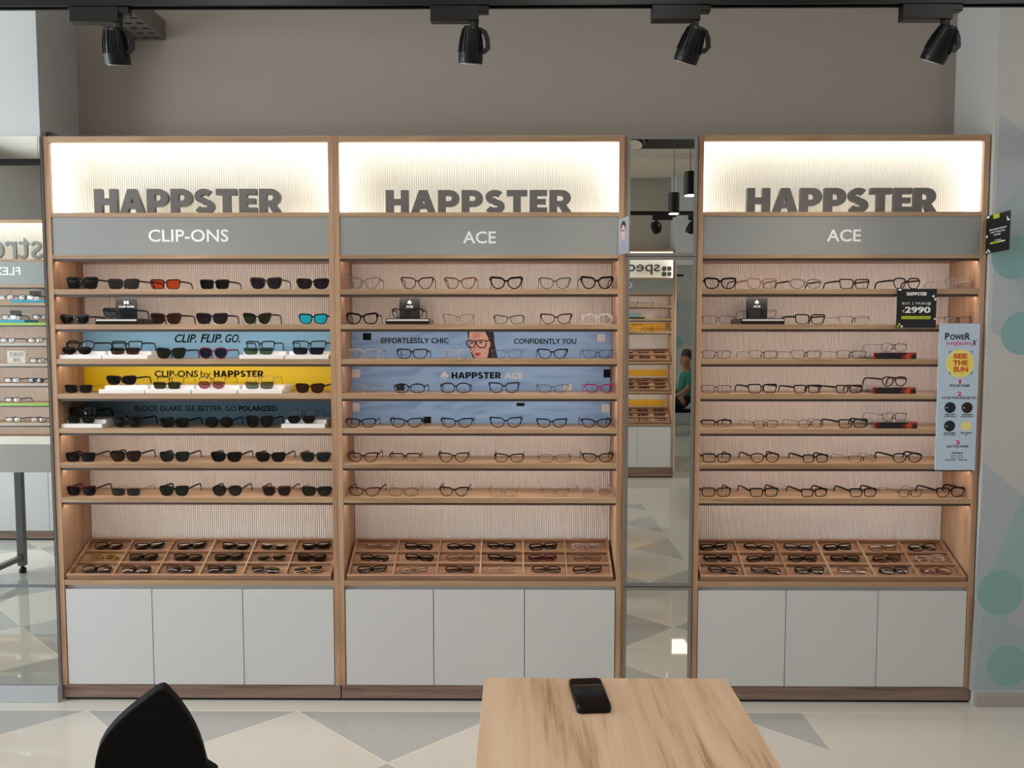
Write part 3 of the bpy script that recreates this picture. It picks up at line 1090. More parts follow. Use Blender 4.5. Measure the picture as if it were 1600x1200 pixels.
# ---- bay beside the mural
YR = .16
row = lambda si, items, **k: place_row('mural bay', 'tall mirror', bayR, si, [it if it is None or len(it) > 7 else it + ({'yaw': YR + random.uniform(-.05, .05)},) for it in items], **k)
TOR = lambda: {'z': .0285, 'y': .045, 'riser': 'tortoiseshell block', 'yaw': .2}
row(0, [(1099, 1151, 'square', .0180, TH, 'black', CLR, {'yaw': .02}), (1165, 1215, 'square', .0190, MD, 'tan', CLR), (1231, 1286, 'panto', .0170, MD, 'smoke', CLR, {'yaw': YR, 'tcol': 'brown'}), (1309, 1360, 'rect', .0175, MD, 'brown', CLR),
        (1393, 1440, 'hex', .0195, MD, 'black', CLR), (1476, 1525, 'hex', .0185, MD, 'clear', CLR)])
row(1, [(1095, 1146, 'rect', .0165, TN, 'brown', CLR, {'yaw': .03}), (1166, 1215, 'rect', .0165, TN, 'black', CLR, {'z': .026, 'y': .040, 'riser': 'black plinth', 'yaw': .12}), (1240, 1291, 'rect', .0175, MD, 'black', CLR),
        (1307, 1361, 'rect', .0155, TN, 'brown', CLR, {'rim': 'half', 'yaw': .15}), (1484, 1531, 'rect', .0150, TN, 'brown', CLR, {'rim': 'half', 'yaw': .15})])
row(2, [(1096, 1143, 'rect', .0165, TN, 'black', CLR, {'yaw': .03}), (1168, 1216, 'rect', .0165, TN, 'gunmetal', CLR), (1233, 1285, 'rect', .0165, TN, 'brown', CLR), (1304, 1356, 'rect', .0165, TN, 'black', CLR), (1373, 1420, 'round', .0180, TN, 'brown', CLR, TOR())])
row(3, [(1092, 1140, 'rect', .0160, TN, 'black', CLR, {'yaw': .03}), (1166, 1216, 'rect', .0165, MD, 'black', CLR), (1237, 1286, 'rect', .0145, MD, 'black', CLR), (1302, 1351, 'rect', .0145, MD, 'brown', CLR), (1374, 1420, 'panto', .0175, MD, 'brown', CLR, TOR())])
row(4, [(1090, 1140, 'rect', .0140, MD, 'black', CLR, {'rim': 'half', 'yaw': .03}), (1174, 1219, 'rect', .0140, TN, 'brown', CLR), (1244, 1290, 'oval', .0160, TN, 'brown', CLR), (1306, 1359, 'rect', .0155, MD, 'black', CLR), (1374, 1420, 'rect', .0155, TN, 'brown', CLR, TOR())])
row(5, [(1096, 1143, 'rect', .0160, MD, 'black', CLR, {'yaw': .03}), (1171, 1219, 'panto', .0165, MD, 'brown', CLR), (1252, 1296, 'rect', .0140, MD, 'black', CLR), (1322, 1374, 'rect', .0140, TN, 'black', CLR, {'rim': 'half', 'yaw': .2}), (1392, 1443, 'panto', .0170, MD, 'black', CLR)])
row(6, [(1095, 1143, 'rect', .0165, MD, 'brown', CLR, {'yaw': .03}), (1169, 1218, 'rect', .0160, MD, 'black', CLR), (1249, 1295, 'rect', .0145, MD, 'black', CLR), (1325, 1372, 'rect', .0155, MD, 'black', CLR), (1400, 1444, 'rect', .0150, TN, 'black', CLR), (1465, 1516, 'square', .0175, MD, 'black', CLR)])


# ---- clip-on lens pairs standing in front of the clear frames
def clip_on(u0, u1, si, style, b, lens, fcol, which):
    zt = SHELVES[si][0] + .0182
    X = at((u0 + u1) / 2, SHELF_V[si][0] - 8, .030).x
    W = round(min(max((u1 - u0) * 3.117 / F_PX, .122), .14) / .004) * .004
    g = eyewear_meshes(style, W, b, TN, 'full')
    root = thing('clip_on_lenses', '%s %s clip-on pair before the %s clear frame, %s shelf, sunglasses bay' % (lens.replace(' lenses', ''), STY[style], which, SHN[si]), 'clip-on lenses', (X, .030, zt), (-.06, 0, 0), 'clip-on lens pairs')
    me = g['frame']
    part('frame', me, frame_mat(fcol), root)
    for k in 'lr':
        part('lens', g['lens_' + k], lens_mat(lens), root)


clip_on(96, 145, 2, 'panto', .0150, BL, 'black', 'first')
clip_on(171, 220, 2, 'rect', .0135, BR, 'black', 'second')
clip_on(380, 428, 2, 'rect', .0135, 'green lenses', 'gunmetal', 'fifth')
clip_on(455, 509, 2, 'rect', .0140, 'navy lenses', 'black', 'sixth')
clip_on(238, 284, 3, 'rect', .0135, 'olive lenses', 'black', 'third')
clip_on(308, 353, 3, 'panto', .0150, 'mauve lenses', 'gunmetal', 'fourth')
clip_on(382, 429, 3, 'rect', .0140, 'grey green lenses', 'gunmetal', 'fifth')
clip_on(104, 150, 4, 'rect', .0130, BL, 'black', 'first')
clip_on(448, 494, 4, 'hex', .0150, BL, 'black', 'sixth')


# ---- risers
def riser(u0, u1, si, which):
    zt = SHELVES[si][0] + .0003
    x0, x1 = at(u0, SHELF_V[si][0], .012).x, at(u1, SHELF_V[si][0], .012).x
    if x0 < XL0 + T + .002:
        x0 = XL0 + T + .002
    r = thing('stepped_riser', 'white two-step acrylic riser, %s on the %s shelf of sunglasses bay' % (which, SHN[si]), 'riser', ((x0 + x1) / 2, .012, zt), (0, 0, 0), 'white acrylic risers')
    h = (x1 - x0) / 2 - .0015
    bx('lower_step', ACRYLIC, r, -h, h, 0, .17, 0, .0172, bevel=.0008)
    bx('upper_step', ACRYLIC, r, -h + .006, h - .002, .036, .17, .0173, .0318, bevel=.0008)


riser(88, 158.5, 2, 'first')
riser(159.5, 231, 2, 'second')
riser(373, 443.5, 2, 'third')
riser(445, 514, 2, 'fourth')
riser(154, 225.5, 3, 'first')
riser(226.5, 298, 3, 'second')
riser(299, 370.5, 3, 'third')
riser(371.5, 441, 3, 'fourth')
riser(92, 160, 4, 'first')
riser(439, 508, 4, 'second')

DASH = None


def dash_material():
    m = bpy.data.materials.new('dashed_strip')
    m.use_nodes = True
    nt = m.node_tree
    b = nt.nodes['Principled BSDF']
    tc = nt.nodes.new('ShaderNodeTexCoord')
    sp = nt.nodes.new('ShaderNodeSeparateXYZ')
    mu = nt.nodes.new('ShaderNodeMath')
    mu.operation = 'MULTIPLY'
    mu.inputs[1].default_value = 130
    fc = nt.nodes.new('ShaderNodeMath')
    fc.operation = 'FRACT'
    lt = nt.nodes.new('ShaderNodeMath')
    lt.operation = 'LESS_THAN'
    lt.inputs[1].default_value = .8
    mx = nt.nodes.new('ShaderNodeMix')
    mx.data_type = 'RGBA'
    mx.inputs['A'].default_value = srgb(12, 12, 12)
    mx.inputs['B'].default_value = srgb(224, 214, 206)
    nt.links.new(tc.outputs['Object'], sp.inputs[0])
    nt.links.new(sp.outputs[0], mu.inputs[0])
    nt.links.new(mu.outputs[0], fc.inputs[0])
    nt.links.new(fc.outputs[0], lt.inputs[0])
    nt.links.new(lt.outputs[0], mx.inputs['Factor'])
    nt.links.new(mx.outputs['Result'], b.inputs['Base Color'])
    return m


DASH = dash_material()
BLACK_GLOSS = mat('black_acrylic', (10, 9, 10), 0.15)


def spade(mb, cx, cz, s):
    """leaf emblem: pointed crown over a notched foot"""
    mb.prism([(cx - .5 * s, cz - .18 * s), (cx - .32 * s, cz - .34 * s), (cx - .14 * s, cz - .22 * s), (cx, cz - .02 * s), (cx + .14 * s, cz - .22 * s), (cx + .32 * s, cz - .34 * s), (cx + .5 * s, cz - .18 * s),
              (cx + .46 * s, cz + .06 * s), (cx, cz + .56 * s), (cx - .46 * s, cz + .06 * s)], mb.y - .0006, mb.y)
    mb.prism([(cx - .2 * s, cz - .42 * s), (cx + .2 * s, cz - .42 * s), (cx, cz - .2 * s)], mb.y - .0006, mb.y)


def plinth_card(bayname, u0, u1, c0, c1, body, logo):
    si = 1
    zt = SHELVES[si][0] + .0003
    x0, x1 = at(u0, 505, .012).x, at(u1, 505, .012).x
    r = thing('product_plinth', 'flat black plinth with a dashed front edge on second shelf of %s' % bayname, 'riser', ((x0 + x1) / 2, .012, zt), (0, 0, 0), 'black plinths with cards')
    h = (x1 - x0) / 2
    bx('body', BLACK_GLOSS, r, -h, h, 0, .16, 0, .0250, bevel=.001)
    bx('dash_strip', DASH, r, -h + .004, h - .004, -.0008, 0, .0140, .0215)
    a, b = at(c0, 480, .085).x, at(c1, 480, .085).x
    zb = zt + .0253
    z1 = zz(466, .085)
    c = thing('logo_card', 'black folded logo card standing on the plinth of the %s' % bayname, 'card', ((a + b) / 2, .085, zb), (0, 0, 0), 'black logo cards')
    cw, hh = (b - a) / 2, z1 - zb
    mb = MB()
    mb.box(-cw, cw, 0, .0012, 0, hh)
    mb.v += [(-cw, .0012, .0), (cw, .0012, 0)]
    mb.box(-cw, cw, .0013, .035, 0, .0012)
    mb.obj('card', BLACK_PLASTIC, c)
    e = MB()
    e.y = 0
    if logo == 'spade':
        spade(e, 0, hh * .80, .018)
    else:
        s = .013
        for q in (-1, 1):
            e.prism(rect_pts(q * s * .5 - s * .28, q * s * .5 + s * .28, hh * .80 - s * .55, hh * .80 + s * .55), -.0006, 0)
        e.prism(rect_pts(-s * .3, s * .3, hh * .80 - s * .2, hh * .80 + s * .2), -.0007, -.0001)
    e.obj('emblem', PRINT_WHITE, c)
    wd = cw * (.72 if len(body) > 4 else .34)
    text(body, -wd, wd, hh * .545, hh * .645, 0, PRINT_WHITE, c, bold=.03)


plinth_card('sunglasses bay', 148.5, 215, 181, 214, 'CLIP-ONS', 'h')
plinth_card('middle bay', 602.5, 671, 624, 656, 'ACE', 'spade')
plinth_card('mural bay', 1158, 1226, 1166, 1199, 'ACE', 'spade')


# tortoiseshell blocks
def tort_material():
    m = bpy.data.materials.new('tortoiseshell')
    m.use_nodes = True
    nt = m.node_tree
    b = nt.nodes['Principled BSDF']
    b.inputs['Roughness'].default_value = .15
    tc = nt.nodes.new('ShaderNodeTexCoord')
    mp = nt.nodes.new('ShaderNodeMapping')
    mp.inputs['Scale'].default_value = (28, 28, 20)
    n = nt.nodes.new('ShaderNodeTexNoise')
    n.inputs['Scale'].default_value = 1
    n.inputs['Detail'].default_value = 1
    r = nt.nodes.new('ShaderNodeValToRGB')
    r.color_ramp.elements[0].position = .52
    r.color_ramp.elements[0].color = srgb(20, 6, 5)
    r.color_ramp.elements[1].position = .74
    r.color_ramp.elements[1].color = srgb(196, 62, 28)
    nt.links.new(tc.outputs['Object'], mp.inputs[0])
    nt.links.new(mp.outputs[0], n.inputs['Vector'])
    nt.links.new(n.outputs['Fac'], r.inputs[0])
    nt.links.new(r.outputs[0], b.inputs['Base Color'])
    return m


TORT = tort_material()
CLEAR_ACRYLIC = lens_mat('clear lenses')
for si, u0, u1, dx in ((2, 1364, 1431.6, .0), (3, 1363, 1431, .0), (4, 1365.5, 1433, .0)):
    zt = SHELVES[si][0] + .0003
    x0, x1 = at(u0, SHELF_V[si][0] - 6, .014).x, at(u1, SHELF_V[si][0] - 6, .014).x
    b = thing('riser_block', 'dark red tortoiseshell block on %s shelf of mural bay' % SHN[si], 'riser', ((x0 + x1) / 2, .014, zt), (0, 0, 0), 'tortoiseshell riser blocks')
    h = (x1 - x0) / 2
    bx('block', CLEAR_ACRYLIC, b, -h, h, .0012, .165, 0, .0278)
    bx('front_panel', TORT, b, -h, h, -.001, .001, .0004, .0270)


# ------------------------------------------------------------------ folded pairs in the trays
def fill_tray(bayname, ref, tr, plan, rev=False, rows=3, cols=6):
    t, mw, cells, cw, cl_ = tr
    rn = ['front row', 'middle row', 'back row']
    for (r, c, x, y), it in zip(cells, plan):
        if it is None:
            continue
        style, b, t_, fcol, lens = it[:5]
        rim = it[5] if len(it) > 5 else 'full'
        W = .128
        b *= .93
        t_ = min(t_, MD)
        jx, jy = random.uniform(-.008, .008), random.uniform(-.003, .001)
        a = random.uniform(-.13, .13)
        if (fcol, lens) == ('gold', 'olive lenses'):
            a = .16
        loc = Matrix.Translation((x + jx, y + jy - b - .008, .0215)) @ Matrix.Rotation(a, 4, 'Z') @ Matrix.Rotation(-math.pi / 2 + .06, 4, 'X')
        o = ORD[cols - 1 - c if rev else c]
        kind = describe(fcol, style, lens, rim).split(' with ')[0]
        lab = 'folded %s, %s from %s, %s of %s tray' % (kind, o, ref, rn[r] if rows == 3 else rn[r], bayname)
        eyewear(mw @ loc, lab, 'folded eyewear in the tray of the ' + bayname, style, W, b, t_, fcol, lens, rim, folded=True)


B_ = .0165
S = lambda st='square', f='black', l=BL, t=MD, b=B_: (st, b, t, f, l)
fill_tray('sunglasses bay', 'white column', TRAYS[0][2], [
    S('round'), S('rect', t=TH, f='brown'), S('rect', f='brown'), S('square', t=TH), S('aviator', 'gunmetal', 'olive lenses', TN, .018), S('aviator', 'gold', 'olive lenses', TN, .018),
    S('panto', 'amber', CLR), S('rect', t=TH), S('square', t=TH), S('butterfly', t=TH), S('panto', 'silver', 'olive lenses', TN), S('butterfly', t=TH, b=.018),
    S('square', 'brown'), S('square', t=TH), S('square', t=MD), S('square', t=TH), S('square', 'gold', BL, TN, .017), S('square', t=MD)])
fill_tray('middle bay', 'tall mirror', TRAYS[1][2], [
    S('square', 'black', CLR, MD), S('round', 'gunmetal', CLR, TN), S('rect', 'brown', CLR, MD, .015), S('round', 'tan', CLR, TN), S('oval', 'brown', CLR, MD), S('rect', 'brown', CLR, MD),
    S('rect', 'black', CLR, MD, .014), S('rect', 'black', CLR, TH, .0145), S('panto', 'brown', CLR, TN), S('rect', 'black', CLR, MD, .0145), S('oval', 'dark red', CLR, MD), S('panto', 'gunmetal', CLR, TN),
    S('oval', 'red brown', CLR, TN, .014), S('rect', 'black', CLR, TH, .0145), S('oval', 'black', CLR, MD, .014), S('cat', 'black', CLR, MD, .0145), S('rect', 'black', CLR, MD), S('panto', 'clear', CLR, MD)], rev=True)
fill_tray('mural bay', 'tall mirror', TRAYS[2][2], [
    S('panto', 'black', CLR, TH), S('rect', 'brown', CLR, MD, .0145), S('square', 'black', CLR, MD), S('panto', 'brown', CLR, TN), S('square', 'navy', CLR, TH), S('oval', 'red brown', CLR, MD),
    S('rect', 'black', CLR, MD), S('rect', 'black', CLR, MD, .014), S('square', 'black', CLR, MD), S('rect', 'black', CLR, TH, .0145), S('square', 'brown', CLR, MD), S('rect', 'clear', CLR, MD),
    S('rect', 'black', CLR, MD), S('panto', 'brown', CLR, MD), S('rect', 'gunmetal', CLR, MD), S('rect', 'black', CLR, MD, .0145), S('rect', 'brown', CLR, TN), S('square', 'black', CLR, TH, .0175)])


# ------------------------------------------------------------------ printed backdrops behind the shelves
def marble(name, c0, c1, c2):
    m = bpy.data.materials.new(name)
    m.use_nodes = True
    nt = m.node_tree
    b = nt.nodes['Principled BSDF']
    b.inputs['Roughness'].default_value = .5
    tc = nt.nodes.new('ShaderNodeTexCoord')
    mp = nt.nodes.new('ShaderNodeMapping')
    mp.inputs['Scale'].default_value = (2.0, 1, 9.0)
    mp.inputs['Rotation'].default_value = (0, .18, 0)
    n = nt.nodes.new('ShaderNodeTexNoise')
    n.inputs['Scale'].default_value = 2.2
    n.inputs['Detail'].default_value = 6
    n.inputs['Distortion'].default_value = 1.5
    r = nt.nodes.new('ShaderNodeValToRGB')
    r.color_ramp.elements[0].position = .36
    r.color_ramp.elements[0].color = srgb(*c0)
    r.color_ramp.elements[1].position = .66
    r.color_ramp.elements[1].color = srgb(*c2)
    e = r.color_ramp.elements.new(.47)
    e.color = srgb(*c1)
    nt.links.new(tc.outputs['Object'], mp.inputs[0])
    nt.links.new(mp.outputs[0], n.inputs['Vector'])
    nt.links.new(n.outputs['Fac'], r.inputs[0])
    nt.links.new(r.outputs[0], b.inputs['Base Color'])
    return m


def backdrop(label, si, u0, u1, m, y=.196, group='printed backdrops behind the shelves'):
    """a printed card as tall as the gap above shelf SI"""
    x0, x1 = at(u0, SHELF_V[si][0] - 20, y).x, at(u1, SHELF_V[si][0] - 20, y).x
    bn = bayL if x0 < XM0 - .3 else bayM
    x0 = max(x0, bn.location.x + T + .001)
    x1 = min(x1, bn.location.x + BAY_W[bn.name] - T - .001)
    z0, z1 = SHELVES[si][0] + .0004, SHELVES[si - 1][1] - .0006
    o = thing('printed_backdrop', label, 'poster', (x0, y, z0), (0, 0, 0), group)
    bx('card', m, o, 0, x1 - x0, 0, .002, 0, z1 - z0)
    return o


BY = .196
P_SKY = mat('print_sky_blue', (136, 190, 222), .5)
P_YEL = mat('print_yellow', (236, 204, 10), .5)
P_SKY_SHADED = mat('print_sky_shaded', (96, 130, 152), .5)  # sky blue print with the shade of the unlit row in its colour
P_MAR = marble('print_blue_marble', (122, 158, 204), (138, 174, 216), (148, 182, 222))


def bd_text(o, body, u0, u1, v0, v1, m=PRINT_BLACK, fn=text, **k):
    a, b, c, d = px_rect(u0, u1, v0, v1, BY, o.location)
    return fn(body, a, b, c, d, 0, m, o, **k)


def bd_square(o, u0, u1, v0, v1, m):
    a, b, c, d = px_rect(u0, u1, v0, v1, BY, o.location)
    top = [ch for ch in o.children if ch.name.startswith('card')][0].dimensions.z
    return patch('printed_square', m, o, rect_pts(a, b, max(c, .001), d), 0)


p = backdrop('sky blue printed card behind third shelf of the sunglasses bay', 2, 119.5, 521, P_SKY)
bd_text(p, 'CLIP.', 273, 307, 522, 535.5, bold=.022, shear=.28)
bd_text(p, 'FLIP.', 313, 347, 522, 535.5, bold=.022, shear=.28)
bd_text(p, 'GO.', 352, 375, 522, 535.5, bold=.022, shear=.28)
p = backdrop('yellow printed card behind fourth shelf of the sunglasses bay', 3, 122.5, 521, P_YEL)
bd_text(p, 'CLIP-ONS', 241.5, 309.5, 579, 589.2, bold=.022)
bd_text(p, 'by', 313.5, 329.5, 579, 592)
bd_text(p, 'HAPPSTER', 334, 412, 579, 589.2, fn=heavy_text)
p = backdrop('slate grey printed card behind fifth shelf of the sunglasses bay', 4, 110, 521, P_SKY_SHADED)
bd_text(p, 'BLOCK GLARE. SEE BETTER. GO', 211, 369, 634, 642.3, bold=.008)
bd_text(p, 'POLARIZED.', 373, 435, 634, 642.3, bold=.03)
p = backdrop('blue marbled card with portrait behind third shelf of middle bay', 2, 549, 957, P_MAR)
PORTRAIT = p
bd_text(p, 'EFFORTLESSLY CHIC', 595.5, 701, 528, 536.5, bold=.022)
bd_text(p, 'CONFIDENTLY YOU', 803, 900.5, 529, 537.2, bold=.022)
bd_square(p, 567, 580, 520.4, 531.5, PRINT_BLACK)
bd_square(p, 933, 945.5, 522, 533.5, PRINT_CREAM)
p = backdrop('blue marbled card with printed name behind fourth shelf of middle bay', 3, 550, 953.5, P_MAR)
bd_text(p, 'HAPPSTER', 705.5, 783, 581.5, 591.5, fn=heavy_text)
bd_text(p, 'ACE', 788, 816.5, 582, 591.6, m=PRINT_CREAM, bold=.04)
e = MB()
e.y = 0
a, b, c, d = px_rect(688.5, 700.5, 580, 592, BY, p.location)
spade(e, (a + b) / 2, (c + d) / 2 - .001, (b - a) * 1.0)
e.obj('emblem', PRINT_CREAM, p)
bd_square(p, 550.3, 562.5, 577.5, 590, PRINT_CREAM)
bd_square(p, 943, 953.3, 577, 590, PRINT_BLACK)
bd_square(p, 619.5, 632, 600, 611, PRINT_BLACK)
bd_square(p, 881, 893.5, 601, 612.6, PRINT_CREAM)
p = backdrop('plain blue marbled card with squares behind fifth shelf of middle bay', 4, 550.5, 953, P_MAR)
bd_square(p, 550.8, 561.5, 630, 642.5, PRINT_CREAM)
bd_square(p, 807, 819.5, 629.5, 634.5, PRINT_BLACK)
bd_square(p, 940, 952.8, 631.5, 644, PRINT_CREAM)
bd_square(p, 661, 673.5, 651, 662.2, PRINT_BLACK)


# the printed portrait (flat print on the card)
def portrait(o):
    def poly(name, px, m, lift):
        pts = [(at(u, v, BY).x - o.location.x, max(at(u, v, BY).z - o.location.z, .0005)) for u, v in px]
        area = sum(pts[i][0] * pts[(i + 1) % len(pts)][1] - pts[(i + 1) % len(pts)][0] * pts[i][1] for i in range(len(pts)))
        if area < 0:
            pts = pts[::-1]
        top = SHELVES[1][1] - .0006 - o.location.z
        pts = [(x, min(z, top - .0003)) for x, z in pts]
        return MB().prism(pts, -lift, -lift + .0002).obj(name, m, o)

    def ln(name, px, wd, m, lift):
        mb = MB()
        pts = [(at(u, v, BY).x - o.location.x, -lift, at(u, v, BY).z - o.location.z) for u, v in px]
        mb.sweep(pts, .0002, wd, up=(0, 0, 1)) if False else None
        n = len(pts)
        for i, q in enumerate(pts):
            a, b = pts[max(i - 1, 0)], pts[min(i + 1, n - 1)]
            dx, dz = b[0] - a[0], b[2] - a[2]
            d_ = math.hypot(dx, dz) or 1
            mb.v += [(q[0] - dz / d_ * wd / 2, q[1], q[2] + dx / d_ * wd / 2), (q[0] + dz / d_ * wd / 2, q[1], q[2] - dx / d_ * wd / 2)]
        for i in range(n - 1):
            mb.face(2 * i, 2 * i + 1, 2 * i + 3, 2 * i + 2)
        k = len(mb.v)
        mb.v += [(x, y + .0002, z) for x, y, z in mb.v[:k]]
        for i in range(n - 1):
            mb.face(k + 2 * i, k + 2 * i + 2, k + 2 * i + 3, k + 2 * i + 1)
        return mb.obj(name, m, o)
    hair = mat('print_hair', (26, 18, 22), .6)
    skin = mat('print_skin', (218, 168, 150), .6)
    skin2 = mat('print_skin_warm', (206, 148, 132), .6)
    lip = mat('print_lip', (168, 62, 66), .6)
    eye = mat('print_eye', (58, 34, 34), .6)
    ss = lambda x, y: (690 + x / 11.43, 510 + y / 11.43)
    poly('printed_hair', [ss(*q) for q in ((455, 95), (930, 95), (945, 300), (1000, 575), (830, 578), (560, 578), (520, 470), (480, 240))], hair, .0004)
    poly('printed_face', [ss(*q) for q in ((500, 95), (775, 95), (830, 200), (850, 250), (872, 300), (866, 360), (845, 385), (835, 480), (815, 578), (610, 578), (560, 500), (530, 430), (515, 360), (490, 260), (490, 180))], skin, .0006)
    poly('printed_forehead', [ss(*q) for q in ((560, 100), (700, 100), (690, 200), (600, 235), (540, 220))], skin2, .0008)
    poly('printed_lips', [ss(*q) for q in ((585, 480), (640, 468), (705, 482), (690, 510), (640, 532), (600, 515))], lip, .0008)
    poly('printed_nose', [ss(*q) for q in ((590, 330), (615, 300), (640, 395), (660, 420), (600, 430), (575, 420))], skin2, .0008)
    for cx, cy in ((540, 292), (700, 288)):
        poly('printed_eye', [ss(cx + 34 * math.cos(i * math.pi / 6), cy + 16 * math.sin(i * math.pi / 6)) for i in range(12)], eye, .0008)
    ln('printed_spectacles', [ss(*q) for q in ((440, 262), (520, 250), (600, 262), (600, 300), (575, 375), (500, 378), (462, 345), (440, 270))], .0055, hair, .0010)
    ln('printed_spectacles', [ss(*q) for q in ((612, 262), (700, 250), (800, 258), (792, 340), (765, 380), (685, 382), (640, 340), (612, 270))], .0055, hair, .0010)
    ln('printed_spectacles', [ss(*q) for q in ((590, 268), (625, 268))], .0055, hair, .0010)
    ln('printed_spectacles', [ss(*q) for q in ((795, 262), (868, 246))], .0055, hair, .0010)


portrait(PORTRAIT)

# ------------------------------------------------------------------ signs hung on the bays
LIME = mat('print_lime', (176, 190, 40), .6)


def sign_on_front(name, label, cat, u0, u1, v0, v1, y, m, th=.003):
    c0, c1 = at(u0, v1, y), at(u1, v0, y)
    x0 = (at(u0, v0, y).x + c0.x) / 2
    x1 = (at(u1, v1, y).x + c1.x) / 2
    o = thing(name, label, cat, (x0, y, c0.z))
    bx('board', m, o, 0, x1 - x0, 0, th, 0, c1.z - c0.z, bevel=.0004)
    return o


def sg(o, y):
    def put(body, u0, u1, v0, v1, m, fn=text, **k):
        a, b, c, d = px_rect(u0, u1, v0, v1, y, o.location)
        return fn(body, a, b, c, d, 0, m, o, **k)

    def sq(u0, u1, v0, v1, m):
        a, b, c, d = px_rect(u0, u1, v0, v1, y, o.location)
        return patch('printed_square', m, o, rect_pts(a, b, c, d), 0)
    return put, sq


Y1 = -.008
pr = sign_on_front('price_sign', 'black price sign hung on the second shelf of mural bay', 'sign', 1401.2, 1463.2, 451.2, 511.8, Y1, mat('sign_black', (15, 17, 17), .35))
put, sq = sg(pr, Y1)
put('HAPPSTER', 1417, 1448, 456.5, 461.8, PRINT_WHITE, fn=heavy_text)
put('BUY 2 PAIRS@', 1410, 1454.5, 472, 477, PRINT_WHITE, spacing=1.25)
put('₹', 1410, 1413, 484.5, 488.5, PRINT_WHITE)
put('2990', 1413.8, 1453.8, 479.3, 489.2, PRINT_WHITE, bold=.03)
sq(1408.5, 1454, 493.8, 498.6, LIME)
put('ON FRAMES WITH LENSES', 1412, 1450, 495.2, 497.2, PRINT_BLACK)
for q in ((1404, 1408.5, 451.4, 454), (1456.8, 1460.2, 461.2, 464.6), (1460, 1463, 465.6, 469.5), (1459, 1462.5, 497, 499.5)):
    sq(*q, PRINT_WHITE)
for q in ((1401.5, 1404, 508.5, 511.5), (1403.5, 1406.6, 505, 508)):
    sq(*q, LIME)
sq(1407, 1410.5, 508.6, 511.4, PRINT_WHITE)

Y2 = -.014
pw = sign_on_front('lens_guide_board', 'tall pale blue lens guide board fixed over the mural bay shelves', 'sign', 1465.0, 1527.5, 505.5, 734.5, Y2, mat('board_pale_blue', (186, 204, 222), .45), th=.006)
put, sq = sg(pw, Y2)
PINK = mat('print_pink', (210, 48, 98), .6)
RED = mat('print_red', (206, 66, 34), .6)
SUN = mat('print_sun', (234, 222, 128), .6)
INK = mat('print_ink', (20, 24, 40), .6)


def ellipse_patch(u, v, ru, m, lift_y=0, name='printed_disc'):
    c = at(u, v, Y2)
    r = ru * (Y2 - CAM.y) / F_PX
    cx, cz = c.x - pw.location.x, c.z - pw.location.z
    return patch(name, m, pw, [(cx + r * math.cos(2 * math.pi * i / 32), cz + r * math.sin(2 * math.pi * i / 32)) for i in range(32)], -lift_y)


put('P', 1476.5, 1483.5, 520, 531, INK, bold=.03)
put('OWE', 1484.5, 1507, 522.5, 531, INK, bold=.03)
put('R', 1508, 1516, 520, 531, INK, bold=.03)
put('sunglasses', 1478.5, 1517.5, 532.5, 541, PINK)
put('x', 1518, 1526.8, 531, 539.6, INK, bold=.0, shear=.3)
ellipse_patch(1500, 568, 22, SUN)
ellipse_patch(1500, 568, 18, mat('print_sun_core', (236, 216, 100), .6), .0007)


def put2(body, *a, **k):
    o = put(body, *a, **k)
    o.location.y = -.0014
    return o


put2('SEE', 1489.5, 1511, 552.5, 560.3, RED, bold=.04)
put2('THE', 1489, 1511.5, 563, 570.6, RED, bold=.04)
put2('SUN', 1489.5, 1512, 573, 581, RED, bold=.04)
for u, v, du, dv in ((1483, 548.5, 1, 1), (1519, 548.5, -1, 1), (1482.5, 584.5, 1, -1), (1518.5, 584.5, -1, -1)):
    for k_ in (0, 1):
        ua, ub = sorted((u, u + du * (4 if k_ == 0 else .7)))
        va, vb = sorted((v, v + dv * (.7 if k_ == 0 else 4)))
        o_ = sq(ua, ub, va, vb, INK)
        o_.location.y = -.0014
put('1', 1498.5, 1501.5, 593, 599.5, PINK, bold=.03)
put('PICK ANY FRAME', 1484, 1515, 600.5, 604.5, INK, bold=.005)
put('2', 1496, 1502.5, 612, 618.8, PINK, bold=.03)
put('CHOOSE YOUR SUNGLASS TINT', 1471, 1526, 619.8, 623.6, INK, bold=.005)
for u, v, l1, l2, m_ in ((1484.5, 636.8, 'TRUE GREY', '75% TINT DENSITY', INK), (1511, 637, 'COFFEE BROWN', '85% TINT DENSITY', mat('print_brown_lens', (30, 20, 20), .6)),
                         (1483.7, 665.6, 'BOTTLE GREEN', '85% TINT DENSITY', mat('print_green_lens', (20, 26, 26), .6)), (1509.5, 665.6, 'NIGHT YELLOW', '20%', SUN)):
    ellipse_patch(u, v, 8.6 if m_ is not SUN else 7.6, m_)
    if m_ is not SUN:
        d_ = ellipse_patch(u - 5, v + .2, 1.0, PRINT_WHITE)
        d_.location.y = -.0008
    put(l1, u - 8.5, u + 8.5, v + 9.6, v + 12.2, INK, bold=.01)
    wq = 10 if len(l2) > 4 else 2
    put(l2, u - wq, u + wq, v + 13, v + 15.2, INK)
put('3', 1493, 1499.5, 688, 695, PINK, bold=.03)
put('ADD YOUR POWER', 1479, 1513, 695.8, 699.4, INK, bold=.01)
put('AVAILABLE IN', 1487, 1504, 706.6, 709, INK, bold=.02)
for u in (1490, 1500.5):
    for q in ((u - 3, u + 3, 711.2, 711.6), (u - 3, u + 3, 715.2, 715.6), (u - 3, u - 2.5, 711.2, 715.6), (u + 2.5, u + 3, 711.2, 715.6)):
        sq(*q, INK)
put('SINGLE VISION', 1477, 1493, 717.6, 719.4, INK)
put('PROGRESSIVE', 1497, 1511.5, 717.6, 719.4, INK)


